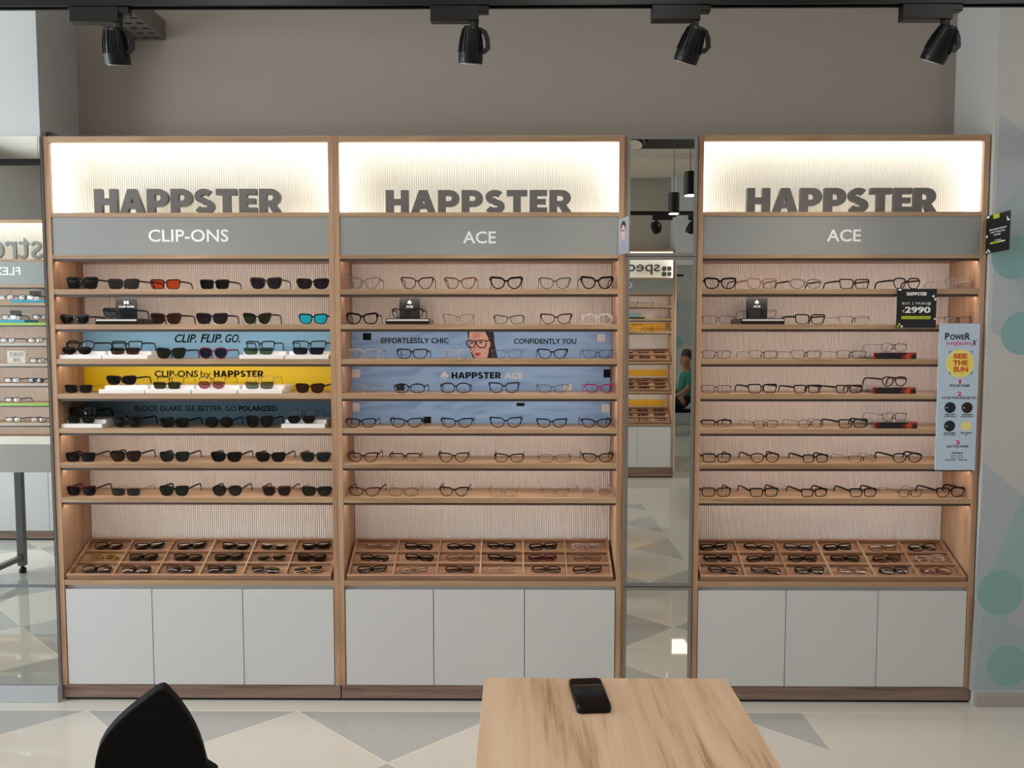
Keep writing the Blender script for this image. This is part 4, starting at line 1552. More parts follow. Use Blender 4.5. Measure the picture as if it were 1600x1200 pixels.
def flag_sign(label, x, y_back, y_front, z0, z1, m, lean=0.0):
    """a small board that sticks out at right angles from the front of the bays; its left face is seen"""
    o = thing('flag_sign', label, 'sign', (x, y_back, z0), (0, lean, -math.pi / 2), 'flag signs sticking out from the bays')
    bx('board', m, o, 0, y_back - y_front, 0, .003, 0, z1 - z0, bevel=.0004)
    return o


fa = at(1541.5, 338, -.004)
fb = at(1541.5, 397, -.004)
fs = flag_sign('small black flag sign sticking out beside the painted mural', fa.x, -.004, -.150, fb.z, fa.z, mat('sign_black', (15, 17, 17), .35))
fh = fa.z - fb.z
fw = .146
for x0, x1, a, b, m_ in ((.004, .020, .93, .99, PRINT_WHITE), (.045, .082, .88, .99, LIME), (.128, .134, .80, .86, PRINT_WHITE), (.132, .143, .75, .80, PRINT_WHITE), (.002, .012, .42, .48, PRINT_WHITE), (.004, .014, .02, .06, PRINT_WHITE), (.014, .024, .06, .11, PRINT_WHITE), (.024, .034, .02, .06, PRINT_WHITE),
                         (.03, .085, .235, .28, LIME), (.085, .122, .245, .275, PRINT_WHITE)):
    patch('printed_square', m_, fs, rect_pts(x0, x1, a * fh, b * fh), 0)
for body, x0, x1, a, b in (('PERSONALISE YOURS TO', .022, .128, .585, .625), ('2 GET YOUR STYLE', .030, .120, .51, .55), ('FOR FREE', .052, .094, .435, .475), ('POWERED BY', .06, .1, .30, .325)):
    text(body, x0, x1, a * fh, b * fh, 0, PRINT_WHITE, fs, bold=.01)

fa = at(967.8, 343, -.008)
fb = at(967.8, 399, -.008)
f2 = flag_sign('small flag sign with portrait of a person beside the tall mirror', XM1 - .026, -.008, -.103, fb.z, fa.z, mat('sign_pale_grey', (160, 162, 166), .4))
fh = fa.z - fb.z
f2.rotation_euler.z += .30


def blob(o, pts, m, lift):
    return MB().prism(pts, -lift, -lift + .0003).obj('printed_portrait', m, o)


ell = lambda cx, cz, a, b: [(cx + a * math.cos(i * math.pi / 12), cz + b * math.sin(i * math.pi / 12)) for i in range(24)]
blob(f2, ell(.048, fh * .74, 0.024, fh * .17), mat('print_hair', (26, 18, 22), .6), .0005)
blob(f2, ell(.048, fh * .60, 0.020, fh * .20), mat('print_skin', (218, 168, 150), .6), .0008)
blob(f2, [(.008, .004), (.088, .004), (.082, fh * .28), (.048, fh * .38), (.018, fh * .28)], mat('print_shirt', (150, 152, 166), .6), .0006)
blob(f2, rect_pts(.032, .064, fh * .63, fh * .655), mat('print_hair', (26, 18, 22), .6), .0011)

# small black cable end on top of the first bay
bc = MB()
bc.prism([(0, 0), (.075, 0), (.02, .022), (0, .022)], 0, .05)
tag(bc.obj('corner_bracket', BLACK_PLASTIC, None, loc=(XL0 + .001, .02, Z_TOP + .0004), bevel=.001), 'small black folded bracket on the top corner of sunglasses bay', 'bracket')

# ================================================================== CEILING FITTINGS
TRK_Y = -.55
TRK_Z = at(800, 10.5, TRK_Y).z


def track(label, x0, x1, y, z):
    t = thing('lighting_track', label, 'lighting track', ((x0 + x1) / 2, y, z), (0, 0, 0), 'suspended lighting tracks')
    h = (x1 - x0) / 2
    mb = MB()
    mb.box(-h, h, -.018, .018, .006, .036)
    mb.box(-h, h, -.018, -.010, 0, .006)
    mb.box(-h, h, .010, .018, 0, .006)
    mb.obj('rail', BLACK_METAL, t)
    n = max(2, int(h * 2 / 1.4) + 1)
    for i in range(n):
        x = -h + .2 + (2 * h - .4) * i / (n - 1)
        MB().lathe([(.0015, .036), (.0015, CEIL_Z - z)], (x, 0, 0), 8).obj('suspension_wire', BLACK_METAL, t)
    return t


track('black track hung in front of the display bays, above them', -2.9, 2.9, TRK_Y, TRK_Z)
track('black track hung in front of the opposite bays', -.8, 3.0, -4.41, 2.815)
track('short black track hung near the shop window', -4.9, -2.9, -1.75, 2.69)


def spot(label, x_ad0, x_ad1, x_piv, y, z, tilt_x, tilt_y, watts=12.0):
    """adapter box under the track, stem, curved arm and finned head hung at x_piv"""
    t = thing('track_spotlight', label, 'spotlight', (x_piv, y, z - .0005), (0, 0, 0), 'spotlights on the tracks')
    a, b = x_ad0 - x_piv, x_ad1 - x_piv
    ad = MB()
    ad.box(a, b, -.017, .017, -.050, -.0005)
    ad.box(b - .012, b + .034, -.014, .014, -.022, -.0005)
    ad.obj('adapter', BLACK_METAL, t, bevel=.002)
    MB().lathe([(.010, -.076), (.014, -.070), (.014, -.0505)], (0, 0, 0), 14).obj('stem', BLACK_METAL, t)
    ar = MB()
    ar.sweep([(-.006, 0, -.077), (.022, 0, -.076), (.036, 0, -.084), (.044, 0, -.106), (.046, 0, -.134), (.034, 0, -.146), (.016, 0, -.146)], .016, .009, up=(0, 1, 0))
    ar.obj('arm', BLACK_METAL, t, bevel=.001)
    piv = bpy.data.objects.new('lamp_head', None)
    hd = MB()
    hd.lathe([(.020, .056), (.025, .054), (.029, .046), (.036, .012), (.0405, -.025), (.0415, -.045), (.040, -.059), (.036, -.0605)], (0, 0, 0), 28)
    for i in range(18):
        an = 2 * math.pi * i / 18
        c, s_ = math.cos(an), math.sin(an)
        hd.sweep([(c * .026, s_ * .026, .046), (c * .034, s_ * .034, .014), (c * .0385, s_ * .0385, -.026)], .0022, .010, up=(c, s_, .15))
    h = hd.obj('lamp_head', BLACK_METAL, t, loc=(-.011, 0, -.122), rot=(tilt_x, tilt_y, 0))
    MB().lathe([(.034, -.0622), (.034, -.0608)], (0, 0, 0), 24).obj('lamp_glass', mat('lamp_glass', (220, 214, 200), .2), h)
    ld = bpy.data.lights.new('spot_lamp', 'SPOT')
    ld.energy = watts
    ld.color = (1.0, .93, .84)
    ld.spot_size = math.radians(75)
    ld.spot_blend = 1.0
    ld.shadow_soft_size = .03
    lo = bpy.data.objects.new('spot_lamp', ld)
    COL.objects.link(lo)
    lo.parent = h
    lo.location = (0, 0, -.068)
    return t


def spot_px(label, ua0, ua1, up, tx, ty):
    x = [at(u, 25, TRK_Y).x for u in (ua0, ua1, up)]
    return spot(label, x[0], x[1], x[2], TRK_Y, TRK_Z, tx, ty)


spot_px('black track spotlight before the perforated cable tray', 112, 188, 184, .35, .05)
spot_px('black track spotlight above the middle bay', 673, 748, 741, .30, .06)
spot_px('black track spotlight above the tall mirror', 1018, 1093, 1086, .40, .28)
spot_px('black track spotlight above the mural bay', 1407, 1485, 1477, .45, .30)
spot('black spotlight on the opposite track, seen in the tall mirror', 1.36, 1.56, 1.40, -4.41, 2.815, -.35, -.5, 45.0)
spot('black spotlight on opposite track close to the far column', 1.72, 1.92, 1.76, -4.41, 2.815, -.35, .3, 45.0)

# perforated cable tray fixed to the back wall
ctz = at(259, 63, BACK_Y)
ctw, cth, ctl = .20, .085, .95


def perforated():
    m = bpy.data.materials.new('perforated_metal')
    m.use_nodes = True
    nt = m.node_tree
    b = nt.nodes['Principled BSDF']
    b.inputs['Roughness'].default_value = .55
    b.inputs['Base Color'].default_value = srgb(112, 104, 100)
    return m


PERF = perforated()
ct = thing('cable_tray', 'grey perforated cable tray reaching from the wall under the ceiling', 'cable tray', (ctz.x - ctw, BACK_Y - .001 - ctl, ctz.z))
nx, ny = 4, 19
mb = MB()
hole = .62
cx_, cy_ = ctw / nx, ctl / ny
for i in range(nx):
    for j in range(ny):
        x0, y0 = i * cx_, j * cy_
        a0, a1 = x0 + cx_ * .18, x0 + cx_ * .82
        b0, b1 = y0 + cy_ * .36, y0 + cy_ * .64
        if (i + j) % 1 == 0:
            mb.box(x0, a0, y0, y0 + cy_, 0, .0015)
            mb.box(a1, x0 + cx_, y0, y0 + cy_, 0, .0015)
            mb.box(a0, a1, y0, b0, 0, .0015)
            mb.box(a0, a1, b1, y0 + cy_, 0, .0015)
mb.obj('tray_floor', PERF, ct)
bx('side_rail', PERF, ct, 0, .0015, 0, ctl, .0016, cth)
bx('side_rail', PERF, ct, ctw - .0015, ctw, 0, ctl, .0016, cth)
bx('cover', mat('cover_dark', (60, 56, 54), .7), ct, .0016, ctw - .0016, 0, ctl, cth - .0015, cth)
bx('end_plate', PERF, ct, .0016, ctw - .0016, ctl - .0015, ctl, .0016, cth - .0016)
for yy in (.2, .75):
    MB().lathe([(.003, cth), (.003, CEIL_Z - ctz.z)], (ctw / 2, yy, 0), 8).obj('hanger_rod', STEEL, ct)

# pendants that the tall mirror shows
for lab, x, y, zb in (('black cylinder pendant hanging nearer the opposite bays', 1.205, -2.66, 2.53), ('black cylinder pendant hanging nearer the tall mirror', 1.18, -2.02, 2.545)):
    pt = thing('pendant_lamp', lab, 'pendant lamp', (x, y, zb), (0, 0, 0), 'cylinder pendants over the shop floor')
    MB().lathe([(.040, 0), (.042, .002), (.042, .155), (.040, .158)], (0, 0, 0), 28).obj('shade', BLACK_METAL, pt)
    MB().lathe([(.036, -.0015), (.036, -.0002)], (0, 0, 0), 24).obj('diffuser', PENDANT_GLOW, pt)
    MB().lathe([(.0025, .158), (.0025, CEIL_Z - zb)], (0, 0, 0), 8).obj('cord', BLACK_METAL, pt)

# unseen ceiling light panels, added to brighten the room
for i, (x, y, lab) in enumerate(((-3.3, -1.05, 'square ceiling light panel by the shop window'), (-1.3, -1.75, 'square ceiling light panel over the black chair'), (.45, -1.75, 'square ceiling light panel over the wooden table'), (2.5, -1.75, 'square ceiling light panel near the side wall'),
                                 (-1.9, -3.6, 'square ceiling light panel behind the white counter'), (-.35, -3.6, 'square ceiling light panel near the rounded ceiling drop'), (2.7, -3.6, 'square ceiling light panel in the far corner'))):
    t = thing('added_ceiling_light', lab, 'ceiling light', (x, y, CEIL_Z - .0205), (0, 0, 0), 'square ceiling light panels')
    fr = MB()
    for q in ((-.31, -.29, -.31, .31), (.29, .31, -.31, .31), (-.29, .29, -.31, -.29), (-.29, .29, .29, .31)):
        fr.box(*q, 0, .02)
    fr.obj('frame', WHITE_WALL, t)
    bx('diffuser', CEIL_GLOW, t, -.29, .29, -.29, .29, .004, .02)

# ================================================================== TABLE, PHONE, CHAIR
TZ = .75
tl, tr_ = at_z(756.5, 1058, TZ), at_z(1135, 1060.5, TZ)
tx0, tx1, ty1 = tl.x, tr_.x, (tl.y + tr_.y) / 2
ty0 = ty1 - 1.20
tb = thing('table', 'light oak rectangular table carrying the phone', 'table', ((tx0 + tx1) / 2, (ty0 + ty1) / 2, 0))
hw, hl = (tx1 - tx0) / 2, (ty1 - ty0) / 2
bx('tabletop', TABLE_WOOD, tb, -hw, hw, -hl, hl, TZ - .03, TZ, bevel=.0015)
for sx in (-1, 1):
    for sy in (-1, 1):
        bx('leg', STEEL, tb, sx * (hw - .06) - .02, sx * (hw - .06) + .02, sy * (hl - .06) - .02, sy * (hl - .06) + .02, 0, TZ - .03, bevel=.002)
bx('apron', STEEL, tb, -hw + .06, hw - .06, hl - .065, hl - .045, TZ - .08, TZ - .0302)
bx('apron', STEEL, tb, -hw + .06, hw - .06, -hl + .045, -hl + .065, TZ - .08, TZ - .0302)

pa, pb = at_z(913.5, 1059, TZ + .017), at_z(929, 1103, TZ + .017)
pd = (pa - pb)
pw_, pl_ = .076, pd.length + .004
ph = thing('phone', 'black folding phone lying on the far end of the table', 'phone', ((pa.x + pb.x) / 2, (pa.y + pb.y) / 2, TZ + .0004), (0, 0, math.atan2(pd.y, pd.x) - math.pi / 2))


def rounded_slab(x, y, z0, z1, r, n=6):
    pts = []
    for cx, cy, a0 in ((x - r, y - r, 0), (-x + r, y - r, 90), (-x + r, -y + r, 180), (x - r, -y + r, 270)):
        pts += arc(cx, cy, r, r, a0, a0 + 90, n)
    mb = MB()
    k = len(pts)
    mb.v = [(px, py, z0) for px, py in pts] + [(px, py, z1) for px, py in pts]
    mb.face(*reversed(range(k)))
    mb.face(*range(k, 2 * k))
    for i in range(k):
        j = (i + 1) % k
        mb.face(i, j, k + j, k + i)
    return mb


rounded_slab(pw_ / 2, pl_ / 2, 0, .0155, .010).obj('body', mat('phone_case', (4, 4, 5), .4, spec=.25), ph, bevel=.003)
rounded_slab(pw_ / 2 - .003, pl_ / 2 - .003, .0155, .0166, .008).obj('glass', mat('phone_glass', (4, 4, 5), .06), ph, bevel=.0008)
bx('hinge_line', mat('phone_hinge', (170, 170, 172), .25, .9), ph, -pw_ / 2 + .006, pw_ / 2 - .003, pl_ * .205, pl_ * .205 + .0022, .0166, .0172)
bx('side_button', BLACK_METAL, ph, -pw_ / 2 - .0008, -pw_ / 2 + .002, .0, .03, .006, .010)

# ---- black chair, only its back reaches into the frame
CH_Z = .845
apex = at_z(252, 1075.5, CH_Z)
yaw_c = .42
chair = thing('chair', 'black upholstered chair with a pointed back standing on the floor tiles', 'chair', (apex.x, apex.y, 0), (0, 0, 0))


def chair_back():
    yc = apex.y
    # outline of the near face, from the photograph, on the plane of the back
    nr = Vector((-math.sin(yaw_c), math.cos(yaw_c), 0))       # from the near face to the far face
    p0 = apex.copy()

    def on_plane(u, v):
        r = ray(u, v)
        t = (p0 - CAM).dot(nr) / r.dot(nr)
        return CAM + r * t
    right = [(259, 1077), (267, 1085), (277, 1096), (287, 1109), (297, 1124), (306, 1140), (313, 1156), (319, 1174), (325, 1198)]
    left = [(253, 1076.5), (243, 1081), (232, 1089), (219, 1099), (205, 1110), (190, 1123), (176, 1137), (163, 1153), (154, 1170), (149, 1188), (147, 1204)]
    R_ = [on_plane(u, v) for u, v in right]
    L_ = [on_plane(u, v) for u, v in left]
    # the sides carry on downwards, out of the frame, to the seat
    d = Vector((math.cos(yaw_c), math.sin(yaw_c), 0))
    rl, ll = R_[-1], L_[-1]
    for k, (dx, z) in enumerate(((.020, .64), (.028, .58), (.022, .50), (.0, .43))):
        R_.append(Vector((rl.x, rl.y, 0)) + d * dx + Vector((0, 0, z)))
    for k, (dx, z) in enumerate(((.0, .64), (.004, .58), (.012, .50), (.03, .43))):
        L_.append(Vector((ll.x, ll.y, 0)) + d * dx + Vector((0, 0, z)))
    loop = R_[::-1] + L_           # bottom right, up over the apex, down the left
    n = len(loop)
    mb = MB()
    th = .036
    for k in (0, 1):
        for q in loop:
            p = q + nr * (th * k)
            mb.v.append(tuple(p - Vector((apex.x, apex.y, 0))))
    f = list(range(n))
    mb.face(*f)
    mb.face(*[n + i for i in reversed(f)])
    for i in range(n):
        j = (i + 1) % n
        mb.face(j, i, n + i, n + j)
    return mb, d, nr


cb, cd_, cn_ = chair_back()
cb.obj('backrest', BLACK_FABRIC, chair, bevel=.006)
cen = Vector((-.07, -.03, 0)) - cn_ * .22
seat = rounded_slab(.22, .21, .40, .47, .06)
seat.obj('seat', BLACK_FABRIC, chair, loc=tuple(cen), rot=(0, 0, yaw_c), bevel=.012)
for sx in (-1, 1):
    for sy in (-1, 1):
        q = Matrix.Rotation(yaw_c, 3, 'Z') @ Vector((sx * .17, sy * .16, 0))
        q2 = Matrix.Rotation(yaw_c, 3, 'Z') @ Vector((sx * .20, sy * .19, 0))
        MB().sweep([cen + q2 + Vector((0, 0, .0)), cen + q + Vector((0, 0, .40))], .024, .024, up=(0, 1, 0), sides=10).obj('leg', BLACK_METAL, chair)

# ================================================================== WHAT THE MIRRORS SHOW
# ---- opposite bay, seen in the tall mirror
OY = -5.213
LO = 8.30


def zo(v, L=LO):
    r = ray(800, v)
    return CAM.z + r.z * L / math.hypot(r.x, r.y)


OX1 = (1052.5 - 800) / F_PX * LO - .007 * LO
ZO = {'TOP': zo(390), 'TOPB': zo(393.5), 'LEDGE1': zo(434), 'LEDGE0': zo(436.5), 'HEAD0': zo(457.5), 'RAIL0': zo(461), 'CNT1': zo(662), 'CNT0': zo(665), 'DOOR1': zo(667), 'DOOR0': .12}
osh = [(zo(478.5), zo(481.5)), (zo(499), zo(502)), (zo(517.5), zo(521)), (zo(569), zo(571.5)), (zo(613), zo(617))]
osh[0] = (zo(477.8), zo(477.8) - .022)
osh[1] = (zo(498.2), zo(498.2) - .022)
osh[2] = (zo(518.0), zo(518.0) - .022)
osh[3] = (zo(565.5), zo(565.5) - .022)
osh[4] = (zo(611.5), zo(611.5) - .022)
bayO, headO = bay('oak display bay on the opposite wall, reflected in the tall mirror', OX1, 1.2, OY, math.pi, shelves=osh, group='display bays on the far side of the shop', zs=ZO)
text('spec', .165, .515, ZO['LEDGE1'] + .035, ZO['LEDGE1'] + .150, .045, SIGN_GREY, bayO, bold=.012, depth=.02, name='sign_letters')
lg = MB()
for cx, cz, kind in ((.115, .118, 'c'), (.055, .118, 's'), (.115, .058, 's'), (.055, .058, 'c')):
    cz += ZO['LEDGE1'] - .015
    if kind == 's':
        lg.prism(rect_pts(cx - .025, cx + .025, cz - .025, cz + .025), .03, .045)
    else:
        lg.prism([(cx + .027 * math.cos(i * math.pi / 12), cz + .027 * math.sin(i * math.pi / 12)) for i in range(24)], .03, .045)
lg.obj('sign_emblem', SIGN_GREY, bayO)
text('C', .475, .55, ZO['HEAD0'] + .05, ZO['HEAD0'] + .12, .004, PRINT_WHITE, headO, bold=.012, depth=.0012)
OG = 'things in the opposite bay'
yp = thing('printed_backdrop', 'yellow printed card on third shelf of the opposite bay', 'poster', (OX1 - .06, OY - .19, osh[2][0] + .0004), (0, 0, math.pi), 'printed cards in the opposite bay')
bx('card', mat('print_amber', (226, 170, 34), .5), yp, 0, .98, 0, .002, 0, .098)
text('FIND YOUR NEXT', .28, .72, .07, .09, 0, PRINT_BLACK, yp, bold=.01)
for i, zf in ((3, osh[3][0]), (4, osh[4][0])):
    pass
otr = []
for k, (zf, lab) in enumerate(((osh[3][0], 'uppermost slanted tray of the opposite bay'), (osh[4][0], 'middle slanted tray of the opposite bay'), (ZO['CNT1'], 'lowest slanted tray of the opposite bay'))):
    t_ = tray('oak %s' % lab, bayO, 1.2, zf + .027, zf + .027 + (.13 if k < 2 else .16), 'slanted trays of the opposite bay', cols=6, rows=2 if k == 0 else 3)
    otr.append(t_)
    y_off = .205
    if k:
        c_ = thing('printed_backdrop', 'plain yellow card behind the %s' % lab, 'poster', (OX1 - .05, OY - .205, zf + .165 + (.02 if k == 2 else 0)), (0, 0, math.pi), 'printed cards in the opposite bay')
        bx('card', mat('print_amber', (226, 170, 34), .5), c_, 0, 1.1, 0, .002, 0, .075)
rnm = ['front row', 'middle row', 'back row']
for k, (t_, mw, cells, cw, cl_) in enumerate(otr):
    tn = ('uppermost', 'middle', 'lowest')[k]
    for r, c, x, y in cells:
        if c > 3:
            continue
        st = random.choice(['rect', 'square', 'panto', 'oval'])
        fc = random.choice(['black', 'brown', 'dark red', 'gunmetal'])
        loc = Matrix.Translation((x, y - .024, .0215)) @ Matrix.Rotation(random.uniform(-.08, .08), 4, 'Z') @ Matrix.Rotation(-math.pi / 2 + .06, 4, 'X')
        eyewear(mw @ loc, 'folded %s %s glasses, %s from far column, %s of %s opposite tray' % (fc, STY[st], ORD[c], rnm[r], tn), 'folded eyewear in the opposite trays', st, .128, .0165, MD, fc, CLR, folded=True)
mO = bayO.matrix_basis
for si, n in ((0, 4), (1, 3), (2, 3)):
    for k in range(n):
        st = ['square', 'panto', 'cat', 'rect'][k % 4]
        fc = ['clear', 'grey', 'tan', 'black'][(k + si) % 4]
        x = .12 + k * .17 + (.19 if si == 1 and k > 0 else 0)
        if si == 1 and k == 1:
            continue
        eyewear(mO @ Matrix.Translation((x, .03, osh[si][0] + .0008)), '%s %s glasses, %s from far column, %s shelf of opposite bay' % (fc, STY[st], ORD[k], SHN[si]), 'eyewear in the opposite bay', st, .136, .0175, MD, fc, CLR)
pl = thing('product_plinth', 'dark flat plinth on second shelf of the opposite bay', 'riser', (mO @ Vector((.44, .012, osh[1][0] + .0003))), (0, 0, math.pi))
bx('body', mat('plinth_green', (18, 34, 32), .3), pl, -.11, .11, 0, .15, 0, .018, bevel=.001)
cdx = thing('product_card', 'grey green card standing on the plinth in the opposite bay', 'card', (mO @ Vector((.44, .07, osh[1][0] + .0186))), (0, 0, math.pi))
bx('card', mat('card_green', (110, 134, 126), .5), cdx, -.08, .08, 0, .002, 0, .05)

# mirror on the far column beside the opposite bay
fm = thing('column_mirror', 'mirror on the column beside the opposite bay', 'mirror', (OX1 + .004, OY, .075))
bx('mirror_glass', MIRROR, fm, .012, .95, 0, .005, 0, 2.32)
fe = MB()
fe.box(0, .012, -.006, .012, 0, 2.32)
fe.obj('edge_trim', mat('trim_pale', (190, 184, 172), .5), fm)
struct(bx('wall_column', WHITE_WALL, None, OX1 + .003, RIGHT_X, FAR_Y, OY - .001, 0, CEIL_Z), 'white column beside the opposite bay', 'wall')
struct(bx('baseboard_far', SKIRT, None, OX1 + .003, RIGHT_X, OY, OY + .012, 0, .073), 'grey skirting of the far column', 'skirting')
# the column wall reaches behind the mirror only
fm.location.y = OY + .0005

# ---- bay by the window, seen in the column mirror
SY = -2.563
LS = 5.65
SX1 = -3.24
ZS = {'TOP': zo(343, LS), 'TOPB': zo(348, LS), 'LEDGE1': zo(405, LS), 'LEDGE0': zo(408.5, LS), 'HEAD0': zo(445, LS), 'RAIL0': zo(449, LS), 'CNT1': zo(684, LS), 'CNT0': zo(692, LS), 'DOOR1': zo(695.5, LS), 'DOOR0': .075}
ssh = [(zo(v, LS), zo(v, LS) - .021) for v in (473, 504, 536, 568, 599, 630, 661)]
lime = mat('lime_edge', (150, 180, 84), .4)
whe = mat('white_edge', (178, 166, 154), .5)
bayS, headS = bay('oak display bay by the shop window, reflected in the column mirror', SX1, 1.2, SY, math.pi, shelves=ssh, group='display bays on the far side of the shop', edge_mats={1: lime, 5: lime, 2: whe, 3: whe, 4: whe, 6: whe}, zs=ZS)
sx = lambda u, v=400: SX1 - ((u - 800) / F_PX * LS + CAM.x - .007 * LS)
text('street', sx(67), sx(67) + .62, ZS['LEDGE1'] + .005, ZS['LEDGE1'] + .165, .045, mat('sign_letter_pale', (128, 128, 124), .5), bayS, bold=.0, depth=.02, name='sign_letters')
text('FLEX', sx(36), sx(36) + .21, ZS['HEAD0'] + .075, ZS['HEAD0'] + .135, .004, PRINT_WHITE, headS, bold=.01, depth=.0012)
mS = bayS.matrix_basis
for si, us in ((0, (8, 40)), (1, (12, 62)), (2, (8, 52)), (3, (54,)), (4, (12, 51)), (5, (12,)), (6, (12, 52))):
    for k, u in enumerate(us):
        sun = si == 4 and k == 1
        fc = 'black' if (si + k) % 3 else 'brown'
        eyewear(mS @ Matrix.Translation((sx(u), .03, ssh[si][0] + .0008 + (.022 if si < 2 else 0))) @ Matrix.Rotation(.1, 4, 'Z'),
                '%s %s, %s shelf of bay by the window, %s in column mirror' % (fc, 'sunglasses' if sun else 'glasses', SHN[si], ('inner pair', 'outer pair')[k]), 'eyewear in the bay by the window', 'rect' if not sun else 'round', .136, .0165, MD, fc, GR if sun else CLR)
for si, u, lab in ((0, 44, 'top'), (1, 12, 'second')):
    b_ = thing('product_plinth', 'flat turquoise plinth on %s shelf of the bay by the window' % lab, 'riser', (mS @ Vector((sx(u), .012, ssh[si][0] + .0003))), (0, 0, math.pi), 'turquoise plinths')
    bx('body', mat('turquoise', (24, 150, 180), .4), b_, -.13, .13, 0, .16, 0, .021, bevel=.001)
    c_ = thing('product_card', 'black card standing on the turquoise plinth of %s shelf' % lab, 'card', (mS @ Vector((sx(u + 1), .10, ssh[si][0] + .022))), (0, 0, math.pi), 'black cards on turquoise plinths')
    bx('card', BLACK_PLASTIC, c_, -.045, .045, 0, .002, 0, .075)
    bx('base_block', ACRYLIC, c_, -.045, .045, -.03, -.001, 0, .03)
oc = thing('letter_card', 'cream card with large dark letters on fourth shelf by the window', 'card', (mS @ Vector((sx(22), .02, ssh[3][0] + .0004))), (0, 0, math.pi))
bx('card', mat('card_cream', (206, 196, 180), .5), oc, -.07, .07, 0, .002, 0, .095)
text('SOURCE\nONE', -.055, .05, .012, .085, 0, mat('print_taupe', (110, 100, 92), .6), oc, bold=.01)

# white counter on steel legs
cx_l = at_z(22, 930, 0)
CLX = (20 - 800) / F_PX * 4.85 - .03
wc = thing('white_counter', 'white counter on grey steel legs, reflected in the column mirror', 'counter', (CLX, -1.46, 0))
bx('counter_top', mat('counter_white', (228, 226, 220), .35), wc, -1.05, .9, -.34, .04, .742, .918, bevel=.002)
for lx in (-1.0, 0, .85):
    for ly in (-.31, .0):
        l_ = MB().box(lx - .022, lx + .022, ly - .018, ly + .018, .05, .742).obj('leg', STEEL, wc)
        MB().lathe([(.018, 0), (.022, .006), (.022, .030), (.012, .036), (.012, .05)], (lx, ly, 0), 16).obj('foot', BLACK_PLASTIC, l_)
for lx in (-1.0, 0, .85):
    bx('crossbar', STEEL, wc, lx - .018, lx + .018, -.292, -.018, .09, .12)

# ---- person seated near the mural, seen only through both mirrors
PX, PY = 2.72, -1.40
chs = thing('stool_chair', 'grey steel visitor chair under the seated person', 'chair', (PX, PY, 0))
bx('seat', BLACK_FABRIC, chs, -.21, .30, -.21, .21, .385, .418, bevel=.008)
for sx_ in (-1, 1):
    for sy_ in (-1, 1):
        MB().lathe([(.011, 0), (.011, .386)], (sx_ * .19, sy_ * .19, 0), 12).obj('leg', GREY_METAL, chs)
bx('backrest', BLACK_FABRIC, chs, .262, .285, -.20, .20, .56, .80, bevel=.006)
for sy_ in (-1, 1):
    MB().lathe([(.010, 0), (.010, .62)], (.296, sy_ * .16, 0), 10).obj('back_post', GREY_METAL, chs)

SKIN = mat('skin', (150, 102, 78), .55)


def skin_body(name, nodes, edges, m, parent, levels=2, root_i=0):
    me = bpy.data.meshes.new(name)
    me.from_pydata([n[0] for n in nodes], edges, [])
    o = bpy.data.objects.new(name, me)
    COL.objects.link(o)
    o.parent = parent
    md = o.modifiers.new('skin', 'SKIN')
    md.use_smooth_shade = True
    for i, n in enumerate(nodes):
        r = n[1]
        me.skin_vertices[0].data[i].radius = r if isinstance(r, tuple) else (r, r)
    me.skin_vertices[0].data[root_i].use_root = True
    s = o.modifiers.new('sub', 'SUBSURF')
    s.levels = s.render_levels = levels
    dg = bpy.context.evaluated_depsgraph_get()
    me2 = bpy.data.meshes.new_from_object(o.evaluated_get(dg))
    o.modifiers.clear()
    o.data = me2
    me2.materials.clear()
    me2.materials.append(m)
    return o


per = thing('person', 'seated person in green shirt and black trousers by the mural', 'person', (PX, PY, 0))
# faces -x
nodes = [((.08, 0, .61), (.10, .10)), ((.09, 0, .72), (.11, .13)), ((.10, 0, .92), (.12, .18)), ((.09, 0, 1.03), (.07, .10)), ((.07, 0, 1.10), .055), ((.045, 0, 1.17), (.095, .080)), ((.04, 0, 1.25), (.118, .092)), ((.05, 0, 1.335), (.085, .072))]
ed = [(i, i + 1) for i in range(7)]


def chain(pts, start):
    k = len(nodes)
    nodes.extend(pts)
    ed.append((start, k))
    for i in range(len(pts) - 1):
        ed.append((k + i, k + i + 1))
    return k + len(pts) - 1


for s_ in (-1, 1):
    hand = chain([((.09, s_ * .20, 1.00), .055), ((.03, s_ * .25, .78), .043), ((-.10, s_ * .22, .68), .036), ((-.20, s_ * .15, .66), .026), ((-.25, s_ * .13, .655), (.016, .034))], 2)
    for q, (dy, ln_) in enumerate(((-.028, .055), (-.010, .068), (.008, .064), (.024, .050))):
        chain([((-.28, s_ * .13 + dy, .652), .0085), ((-.28 - ln_ * .6, s_ * .13 + dy * 1.15, .640), .0080), ((-.28 - ln_, s_ * .13 + dy * 1.2, .622), .0070)], hand)
    chain([((-.245, s_ * .13 - s_ * .040, .655), .010), ((-.275, s_ * .13 - s_ * .060, .645), .0085)], hand)
    chain([((-.02, s_ * .10, .53), .085), ((-.36, s_ * .12, .52), .062), ((-.38, s_ * .12, .28), .050), ((-.34, s_ * .12, .085), .036), ((-.40, s_ * .12, .045), (.034, .036)), ((-.52, s_ * .12, .030), (.024, .040))], 0)
body_o = skin_body('body', nodes, ed, SKIN, per)
front = lambda z0, z1, w_: min(v.co.x for v in body_o.data.vertices if z0 < v.co.z < z1 and abs(v.co.y) < w_)
FX = front(1.20, 1.29, .05)
FM = front(1.13, 1.21, .05)
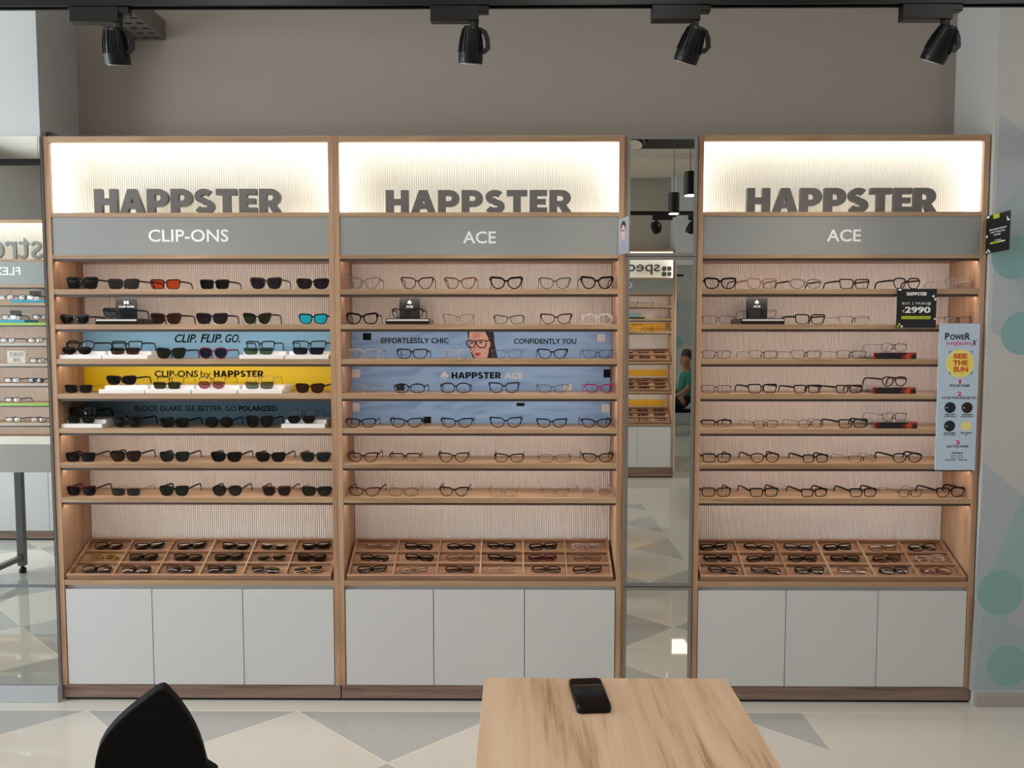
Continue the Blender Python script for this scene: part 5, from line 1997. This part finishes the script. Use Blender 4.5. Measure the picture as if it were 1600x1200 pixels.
sh = [((.07, 0, .515), (.15, .185)), ((.09, 0, .72), (.14, .17)), ((.10, 0, .92), (.14, .20)), ((.09, 0, 1.03), (.085, .12)), ((.09, -.20, 1.00), .070), ((.04, -.25, .82), .056), ((.09, .20, 1.00), .070), ((.04, .25, .82), .056)]
skin_body('shirt', sh, [(0, 1), (1, 2), (2, 3), (2, 4), (4, 5), (2, 6), (6, 7)], mat('green_shirt', (24, 110, 92), .8), per)
tn_ = [((.08, 0, .60), (.11, .12))]
te = []
for s_ in (-1, 1):
    k = len(tn_)
    tn_ += [((-.02, s_ * .10, .53), .098), ((-.36, s_ * .12, .52), .076), ((-.38, s_ * .12, .28), .064), ((-.345, s_ * .12, .10), .054)]
    te += [(0, k), (k, k + 1), (k + 1, k + 2), (k + 2, k + 3)]
tn_.append(((.088, 0, .705), (.135, .155)))
te.append((0, len(tn_) - 1))
skin_body('trousers', tn_, te, mat('black_trousers', (14, 14, 18), .85), per)
hr = MB()
hr.lathe([(.020, .135), (.060, .120), (.088, .075), (.094, .020), (.088, -.03)], (.065, 0, 1.285), 20, squash=.9)
hr.obj('hair', mat('black_hair', (14, 11, 10), .6), per, smooth=True)
for s_ in (-1, 1):
    MB().lathe([(.004, -.006), (.010, -.003), (.010, .003), (.004, .006)], (FX + .007, s_ * .026, 1.25), 12, axis=0).obj('eye', mat('eye_dark', (20, 14, 12), .2), per)
    MB().lathe([(.006, -.010), (.020, -.006), (.020, .006), (.006, .010)], (.05, s_ * .080, 1.235), 12, axis=1).obj('ear', SKIN, per)
MB().prism([(FX - .018, 1.205), (FX + .012, 1.20), (FX + .012, 1.25)], -.012, .012).obj('nose', SKIN, per, bevel=.004)
bx('mouth', mat('mouth_red', (120, 62, 56), .5), per, FM - .001, FM + .012, -.024, .024, 1.170, 1.180, bevel=.003)
for s_ in (-1, 1):
    sho = MB()
    sho.lathe([(.020, 0), (.046, .004), (.048, .03), (.040, .06), (.030, .085)], (-.36, s_ * .12, .0), 18)
    sho.sweep([(-.33, s_ * .12, .030), (-.44, s_ * .12, .030), (-.54, s_ * .12, .022), (-.57, s_ * .12, .016)], [.09, .10, .09, .05], [.058, .058, .042, .026], sides=10)
    sho.obj('shoe', BLACK_PLASTIC, per)
